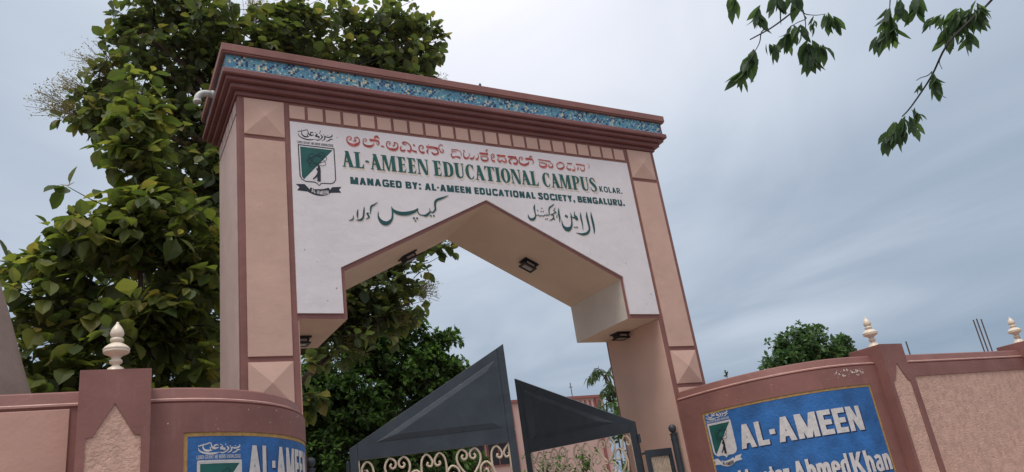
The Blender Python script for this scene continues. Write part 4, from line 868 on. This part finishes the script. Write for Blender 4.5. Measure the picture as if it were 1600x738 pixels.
class Foliage:
    def __init__(s, kind, mt): s.items = []; s.kind = kind; s.mt = mt
    def add(s, pos, d, upv, L, W_): s.items.append((Vector(pos), Vector(d), Vector(upv), L, W_, random.random()))
    def build(s, root, singles, leafname='leaf'):
        K_ = s.kind
        def score(it): return -(it[3]/max((it[0]-CAM).length, .1)) + (0 if infront(it[0]) else 10)
        vis = sorted(s.items, key=score) if singles else []
        lone = vis[:singles]; ids = set(id(x) for x in lone); rest = [x for x in s.items if id(x) not in ids]
        protos = []
        if lone:
            for k in range(4):
                v, f = leaf_proto(1.0, .56 + .07*k if K_ == 'teak' else (.30+.03*k if K_ == 'lance' else .6), K_)
                me = bpy.data.meshes.new(leafname); me.from_pydata([(a, b*(1+.08*math.sin(9*a+k)), c + .03*math.sin(7*a+2*k)) for a, b, c in v], [], f); me.materials.append(s.mt); protos.append(me)
        for i, (p_, d, u_, L, W_, tn) in enumerate(lone):
            D_, S_2, U_2 = frame(d, u_); o = bpy.data.objects.new(leafname, protos[i % 4]); COL.objects.link(o); o.parent = root
            mm = Matrix((D_*L, S_2*L, U_2*L)).transposed().to_4x4(); mm.translation = p_; o.matrix_basis = mm; o['_done'] = 1
            o.location = p_ - Vector(root.location)
        v, f, tn_ = [], [], []
        cache = leaf_proto(1.0, 1.0, K_)
        for p_, d, u_, L, W_, tn in rest:
            D_, S_2, U_2 = frame(d, u_); k = len(v)
            bend = random.uniform(.4, 1.5)
            for a, b, c in cache[0]:
                q = p_ + D_*(a*L) + S_2*(b*W_) + U_2*(c*L*.6*bend if a else 0)
                v.append(tuple(q - Vector(root.location)))
            for g_ in cache[1]: f.append(tuple(k+i for i in g_)); tn_.append(tn)
        if v:
            me = bpy.data.meshes.new('foliage'); me.from_pydata(v, [], f)
            at = me.attributes.new('tone', 'FLOAT', 'FACE'); at.data.foreach_set('value', tn_)
            o = newobj('foliage', me, root, [s.mt]); o['kind'] = 'stuff'; o['_done'] = 1
def infront(p):
    d = p - CAM; z = d.dot(fw)
    if z < .3: return False
    return abs(d.dot(R_)/z*1172) < 820 and abs(d.dot(U_)/z*1172) < 390
def rv(): 
    while True:
        v = Vector((random.uniform(-1, 1), random.uniform(-1, 1), random.uniform(-1, 1)))
        if .05 < v.length < 1: return v.normalized()
def limb(a, b, sag=.1, n=7, wob=.06):
    a, b = Vector(a), Vector(b); L = (b-a).length; pts = []
    o1, o2 = rv()*L*wob, rv()*L*wob
    for i in range(n+1):
        t = i/n; p_ = a.lerp(b, t); p_ += Vector((0, 0, 1))*sag*L*sin(pi*t) + o1*sin(pi*t) + o2*sin(2*pi*t)*.5; pts.append(p_)
    return pts
def tree(name, base, top, blobs, mt, kind, leaf, per, dens, label, cat, group=None, trunk_r=.16, singles=0, droop=.35, clusters='whorl', gap=.0, bark='bark', flowers=(), shell=.35, fork=None):
    """blobs: (x,y,z(rel),rx,ry,rz). twigs end inside the blobs and carry leaf clusters"""
    root = empty(name, base, label, cat, group); B = Vector(base); T = Vector(top)
    tr = limb(B, T, 0, 10, .02); w = MB()
    w.tube([p_-B for p_ in tr], [trunk_r*(1-.65*i/10)*(1.25 if i == 0 else 1) for i in range(11)], 10); w.build('trunk', M[bark], root, smooth=True)
    fo = Foliage(kind, M[mt]); tw = MB(); nodes = []
    for bl in blobs:
        c = Vector((bl[0], bl[1], bl[2]+Z0)); rad = Vector(bl[3:6])
        # limb leaves the trunk below the blob
        st = min(tr, key=lambda q: abs(q.z-(c.z-rad.z*.9-((q-c).xy.length)*.35)))
        lb = limb(st, c, .04, 8, .05); m_ = MB(); r0 = trunk_r*.42
        m_.tube([p_-B for p_ in lb], [r0*(1-.75*i/8)+.008 for i in range(9)], 7); m_.build('branch', M[bark], root, smooth=True)
        nb = max(3, int(dens*rad.x*rad.y*rad.z**.5)) if dens < 500 else 3
        vol = (rad.x*rad.y*rad.z)**(2/3); nb = max(4, int(dens*vol))
        for _ in range(nb):
            d = rv(); rr = (random.random()**shell); tip = c + Vector((d.x*rad.x, d.y*rad.y, d.z*rad.z))*rr*(1+gap*random.uniform(-1, 1))
            if tip.z < .25: continue
            s0 = random.choice(lb[3:]); tl_ = limb(s0, tip, .06, 4, .08)
            tw.tube([p_-B for p_ in tl_], [.014*(1-.18*i)*max(1, leaf/.16*.8) for i in range(5)], 4, cap=False)
            dirn = (tip-s0).normalized() if (tip-s0).length > .01 else d
            for k in range(per):
                t = random.uniform(.35, 1) if k > per*.4 else 1.0
                pos = tl_[min(4, int(t*4))].lerp(tl_[min(4, int(t*4)+1)], random.random()) if t < 1 else tip
                a = 2*pi*k/per*2.4 + random.random(); side_ = dirn.orthogonal().normalized(); q = Matrix.Rotation(a, 3, dirn) @ side_
                ld = (q + dirn*random.uniform(.0, .9) + Vector((0, 0, -droop*random.uniform(.2, 1.6)))).normalized()
                upv = Vector((random.uniform(-.5, .5), random.uniform(-.5, .5), 1))
                L = leaf*random.choice((.55, .75, .9, 1.0, 1.1, 1.3))*random.uniform(.9, 1.1); fo.add(pos + ld*leaf*.12, ld, upv, L, L*(random.uniform(.52, .78) if kind == 'teak' else .13 if mt == 'palm' else .32 if kind == 'lance' else .6))
    tw.build('twigs', M['twig'], root).__setitem__('kind', 'stuff')
    fo.build(root, singles)
    for fx, fy, fz, fr in flowers:
        m_ = MB(); c = Vector((fx, fy, fz+Z0))
        bs = c + (B+Vector((0, 0, c.z-.8))-c).normalized()*fr*.95
        for _ in range(34):
            d = (rv()*1.1+(c-bs).normalized()*.75).normalized(); tip = c + d*fr*random.uniform(.4, 1); q = limb(bs, tip, .05, 3, .08); m_.tube([x-B for x in q], .0042, 3, cap=False)
            for _ in range(26):
                p_ = q[random.randint(1, 3)] + rv()*fr*.24*random.random()**.5 - B; s_ = random.uniform(.007, .017); e1, e2 = rv()*s_, rv()*s_
                m_.quad([p_-e1, p_-e2, p_+e1, p_+e2])
        o = m_.build('flower_panicle', M['flower'], root, recalc=False)
    return root

# young teak left of the arch: big pale leaves
tree('teak_tree', (-3.95, 2.3, 0), (-4.05, 2.2, 6.35+Z0), [
  (-4.80, 2.2, 3.15, .62, .6, .65), (-3.9, 2.2, 4.35, .85, .8, .70), (-4.1, 2.2, 5.55, .48, .5, .60), (-3.7, 2.3, 3.05, .95, .8, .75), (-5.05, 2.4, 3.85, .42, .5, .35),
  (-4.75, 2.3, 2.35, .60, .6, .5), (-3.35, 2.4, 3.75, .75, .7, .8), (-4.1, 2.1, 6.25, .34, .35, .45), (-3.75, 2.3, 5.0, .55, .5, .5), (-4.4, 2.2, 1.9, 1.0, .7, .5), (-3.5, 2.2, 1.9, .8, .7, .5), (-4.45, 2.2, 4.15, .55, .5, .5)],
  'teak', 'teak', .235, 10, 98, 'young teak tree with big pale green leaves and straight brown stem, left of the arch', 'tree', trunk_r=.055, singles=290, droop=.45, gap=.32)
# older teak behind the arch
tree('teak_tree', (-2.1, 5.4, 0), (-1.9, 5.2, 7.6+Z0), [
  (-2.9, 5, 9.2, .95, .9, .95), (-4.25, 4.8, 7.7, .65, .6, .55), (-3.95, 4.8, 8.75, .5, .5, .45), (-3.7, 5, 9.8, .6, .6, .6), (1.75, 5, 9.95, .5, .5, .45), (1.6, 5, 9.3, .4, .4, .3), (1.5, 5, 10.9, .7, .6, .5), (.5, 5, 10.6, .75, .7, .6), (2.0, 5, 10.5, .4, .4, .4), (-4.75, 4.8, 7.35, .40, .4, .35), (-4.55, 4.8, 8.2, .36, .4, .35), (-4.2, 4.8, 9.4, .42, .4, .4), (.45, 5, 3.95, .65, .6, .5), (-.1, 5, 4.3, .7, .6, .5), (-1.62, 3.0, 2.1, .14, .14, .2), (.85, 5, 4.2, .5, .5, .45), (-1.5, 5, 9.55, .95, .9, .95), (-.1, 5, 9.3, .9, .9, .75), (.95, 5, 9.75, .75, .8, .6), (.5, 5, 8.2, .95, .9, .8), (1.25, 5, 8.9, .5, .6, .5), (-3.3, 5.2, 7.9, .95, .9, .9),
  (-2.6, 5.2, 6.7, 1.2, 1, 1.1), (-2.5, 5.3, 5.3, 1.4, 1, 1.2), (-3.9, 5.6, 4.2, 1.5, 1, 1.2), (-1.1, 5, 7.4, 1.4, 1, 1.2), (.05, 5, 4.45, .75, .7, .62), (.75, 5, 4.85, .42, .5, .42), (1.45, 4.6, 5.25, .40, .4, .22), (-.35, 5, 3.75, .7, .7, .55),
  (-2.3, 5.2, 3.4, 1.3, 1, 1.0), (-4.2, 5.6, 2.6, 1.5, 1, 1.1), (-.9, 5.0, 10.4, 1.2, .9, .6), (-3.0, 5.0, 10.3, 1.1, .9, .6)],
  'teak_old', 'teak', .225, 10, 76, 'large dark teak tree behind the arch, its crown rising above the tiled cornice', 'tree', trunk_r=.17, singles=290, droop=.6, gap=.30,
  flowers=((1.95, 5, 9.25, .42), (-5.15, 4.4, 7.3, .40), (-4.6, 4.6, 8.3, .45), (-4.95, 4.8, 7.9, .3), (.45, 4.8, 3.85, .36), (-.35, 4.8, 3.55, .42), (1.3, 4.8, 8.6, .35), (-1.9, 4.8, 10.3, .4), (1.2, 4.9, 4.45, .3)))
# bushy bright tree seen through the arch
tree('leafy_tree', (1.3, 9.3, 0), (1.4, 9.3, 3.2+Z0), [
  (1.0, 9, 2.9, 1.1, 1, .95), (2.4, 9, 3.7, .9, .8, .80), (.1, 9, 3.5, 1.0, 1, 1.0), (3.1, 9, 2.75, 1.0, .8, .85), (3.3, 9, 4.55, .55, .4, .32), (2.9, 9, 3.9, .7, .6, .5), (1.5, 9, 4.6, .9, .7, .5), (2.3, 9, 4.85, .75, .6, .5), (3.3, 9, 3.6, .8, .7, .6), (0.0, 9, 1.7, 1.2, 1, .9), (2.2, 9, 1.8, 1.2, 1, .9), (1.4, 9, 4.2, .9, .8, .6), (3.4, 9.2, 1.2, .9, .8, .9), (2.0, 10.6, 2.8, 1.6, .6, 1.0), (3.6, 10.4, 2.0, 1.0, .6, .9), (.4, 10.6, 3.2, 1.5, .6, 1.2), (-.9, 9.2, 2.6, 1.0, 1, 1.2), (2.75, 9, 4.2, .45, .5, .4)],
  'bright', 'oval', .13, 18, 250, 'bushy bright green small leaved tree seen under the left side of the arch', 'tree', trunk_r=.12, singles=0, droop=.2, shell=.45)
# shrubs inside the gate
tree('shrub', (5.4, 13, 0), (5.4, 13, 1.0), [(5.0, 13, .7, 1.1, .7, 1.0), (6.3, 13.2, .3, .7, .6, .8), (4.0, 13, .9, .9, .6, 1.0)], 'bright', 'oval', .13, 10, 60, 'light green shrub in front of the pink building behind the gate leaves', 'shrub', trunk_r=.04, droop=.1)
tree('shrub', (9.3, 15, 0), (9.3, 15, 1.2), [(9.4, 15, 1.5, .9, .8, 1.0), (10.5, 15.2, 1.2, .9, .7, .9), (11.3, 15, 1.6, .6, .6, .6)], 'bright', 'oval', .14, 10, 50, 'green shrub seen through the scrollwork of the right gate leaf', 'shrub', trunk_r=.05, droop=.1)
# right of the building
tree('leafy_tree', (12.6, 14.5, 0), (12.5, 14.3, 2.6+Z0), [(12.3, 14, 3.0, .8, .8, .62), (13.1, 14.2, 2.6, 1.0, .9, .9), (11.9, 14, 2.5, .55, .6, .5), (12.6, 14, 1.2, 1.1, .8, .9), (13.6, 14.3, 1.4, .9, .8, .9), (12.6, 14, .1, 1.2, .8, .8)], 'bright', 'oval', .15, 10, 55, 'rounded green tree between the pink building and the right pillar', 'tree', trunk_r=.08, droop=.2)
tree('drooping_tree', (13.4, 15.8, 0), (13.2, 15.6, 4.9+Z0), [(12.75, 15.5, 4.95, .75, .6, .30), (13.2, 15.5, 4.2, .85, .6, .30), (12.9, 15.5, 3.8, .7, .5, .25)], 'palm', 'lance', .36, 16, 34, 'thin tree with drooping feathery leaves behind the right pillar', 'tree', trunk_r=.05, droop=3.0)
# distant tree over the right wall
tree('distant_tree', (30.3, 20.5, 0), (30.3, 20.3, 4.6+Z0), [(29.4, 20, 6.5, 1.9, 1.6, 1.25), (27.9, 20, 5.9, 1.1, 1.2, .75), (31.2, 20, 6.2, 1.5, 1.5, .9), (33.3, 20, 6.4, .95, 1.1, .85), (30.4, 20, 7.35, 1.35, 1.2, .7), (32.3, 20, 5.6, 1.6, 1.3, .7), (29, 20, 5.0, 2.4, 1.6, .9), (33.6, 20.2, 7.0, .55, .6, .4), (28.4, 20, 6.6, .6, .7, .4)],
  'far', 'oval', .26, 14, 60, 'dark green tree in the distance above the right boundary wall', 'tree', trunk_r=.25, droop=.2, shell=.5)
tree('weed', (2.72, -.80, 1.385+Z0), (2.72, -.80, 1.46+Z0), [(2.72, -.80, 1.47, .035, .03, .05)], 'bright', 'oval', .03, 5, 900, 'tiny weed sprouting from the top of the curved right wall', 'weed', trunk_r=.003, droop=.1)

# ------------------------------------------------------------------ branches hanging in from a tree that stands right of the frame
def PX(u, v, dist):     # measured spots of the hanging twigs, 1:1 from the survey of the photograph
    d = fw + R_*((u-800)/1172.147) - U_*((v-369)/1172.147); return CAM + d*dist
TB = Vector((7.4, -5.0, 0))
root = empty('overhanging_tree', tuple(TB), 'tree standing right of the view whose leafy twigs hang down in the upper right sky', 'tree')
w = MB(); tr = limb(TB, TB+Vector((-.4, .2, 6.6)), 0, 9, .02); w.tube([q-TB for q in tr], [.17*(1-.07*i) for i in range(10)], 10); w.build('trunk', M['bark'], root, smooth=True)
crown = TB+Vector((-.4, .2, 6.6))
H1 = PX(1290, -190, 6.0); H2 = PX(1640, -150, 6.0)
for a, b in ((crown, H1), (crown, H2)):
    m_ = MB(); m_.tube([q-TB for q in limb(a, b, .08, 8, .04)], [.06*(1-.09*i) for i in range(9)], 7); m_.build('branch', M['bark'], root, smooth=True)
fo = Foliage('lance', M['over'])
def twig(pts, r0, dist=6.0, start=None):
    P3 = [PX(u, v, dist + .15*sin(i*1.7)) for i, (u, v) in enumerate(pts)]
    if start is not None: P3 = [start] + P3
    sm = catmull([tuple(q) for q in P3], 4); m_ = MB(); n = len(sm)
    m_.tube([Vector(q)-TB for q in sm], [r0*(1-.7*i/n)+.0015 for i in range(n)], 6); m_.build('twig', M['twig'], root, smooth=True)
def spray(u, v, n, L, ang=-90, spread=70, dist=6.0):
    n = int(n*1.5); da = radians(ang); st = (R_*cos(da)+U_*sin(da))
    for k in range(n):
        f_ = (k+random.random())/n                      # leaves leave a short hanging stem one after another
        c = PX(u, v, dist) + st*(f_*L*.55/1172*dist) + rv()*.015
        a = radians(-92 + (ang+90)*.45 + spread*.62*(1 if k % 2 else -1)*random.uniform(.15, 1.0)); d = (R_*cos(a) + U_*sin(a) + fw*random.uniform(-.7, .7)).normalized()
        l = L*random.uniform(.62, 1.08)/1172*dist; upv = (rv()*.9 + Vector((0, 0, .5)) - fw*.5).normalized(); fo.add(c, d, upv, l, l*random.uniform(.24, .32))
twig([(1250, -60), (1252, 0), (1215, 37), (1172, 62)], .010, start=H1)
twig([(1245, -40), (1253, 12), (1258, 30), (1259, 58)], .006, start=PX(1250, -80, 6))
twig([(1190, 50), (1187, 66), (1180, 80), (1172, 95)], .004, start=PX(1200, 44, 6))
twig([(1258, 22), (1275, 24), (1290, 22)], .003, start=PX(1255, 16, 6))
twig([(1259, 30), (1245, 36), (1232, 45)], .003, start=PX(1258, 26, 6))
twig([(1580, -40), (1545, 5), (1520, 28), (1480, 70), (1455, 120), (1425, 165), (1410, 182)], .011, start=H2)
twig([(1478, 72), (1468, 95), (1472, 108)], .003, start=PX(1481, 66, 6))
twig([(1450, 118), (1438, 122), (1432, 126)], .003, start=PX(1456, 112, 6))
twig([(1400, -60), (1392, -10), (1390, 15), (1388, 35)], .006, start=H1)
twig([(1425, -60), (1428, -20), (1430, -4)], .006, start=H1)
twig([(1500, 30), (1515, 25)], .004, start=PX(1525, 20, 6))
for u, v, n, L, a, s_ in ((1187, 8, 7, 34, -90, 55), (1180, 74, 6, 40, -110, 50), (1172, 88, 8, 44, -112, 40), (1196, 66, 5, 28, -30, 35), (1145, -12, 5, 32, -80, 50), (1215, -14, 8, 34, -95, 60), (1240, -18, 6, 38, -75, 45),
      (1240, 40, 8, 36, -120, 50), (1253, 38, 5, 30, -100, 60), (1262, 62, 10, 46, -85, 42), (1268, 64, 4, 36, -25, 30), (1290, 20, 8, 30, -35, 50), (1272, 27, 4, 20, -95, 40),
      (1388, 10, 6, 34, -100, 50), (1394, 28, 9, 40, -85, 50), (1380, 42, 7, 36, -115, 38), (1430, -8, 9, 34, -80, 60), (1405, -6, 5, 34, -90, 50), (1500, 25, 10, 32, -120, 60), (1498, 12, 12, 36, -100, 80), (1512, 14, 10, 34, -80, 80), (1488, 36, 7, 38, -110, 50), (1475, 22, 6, 28, -160, 45), (1520, 10, 7, 34, -60, 60), (1510, 45, 5, 30, -85, 40),
      (1525, 2, 6, 30, -50, 60), (1458, 112, 9, 34, -70, 62), (1440, 126, 4, 18, -110, 40), (1425, 168, 6, 22, -45, 50), (1412, 182, 10, 38, -95, 45), (1400, 188, 8, 38, -112, 38), (1390, 198, 6, 32, -105, 35), (1420, 180, 5, 34, -65, 35)):
    spray(u, v, n, L, a, s_)
# the rest of that tree's crown, outside the view
for _ in range(260):
    p_ = crown + rv()*random.uniform(.2, 1.5) + Vector((.6, 0, .3))
    if infront(p_): continue
    for k in range(5): fo.add(p_+rv()*.06, (rv()+Vector((0, 0, -.7))).normalized(), rv(), .16, .055)
fo.build(root, 290, 'leaf')
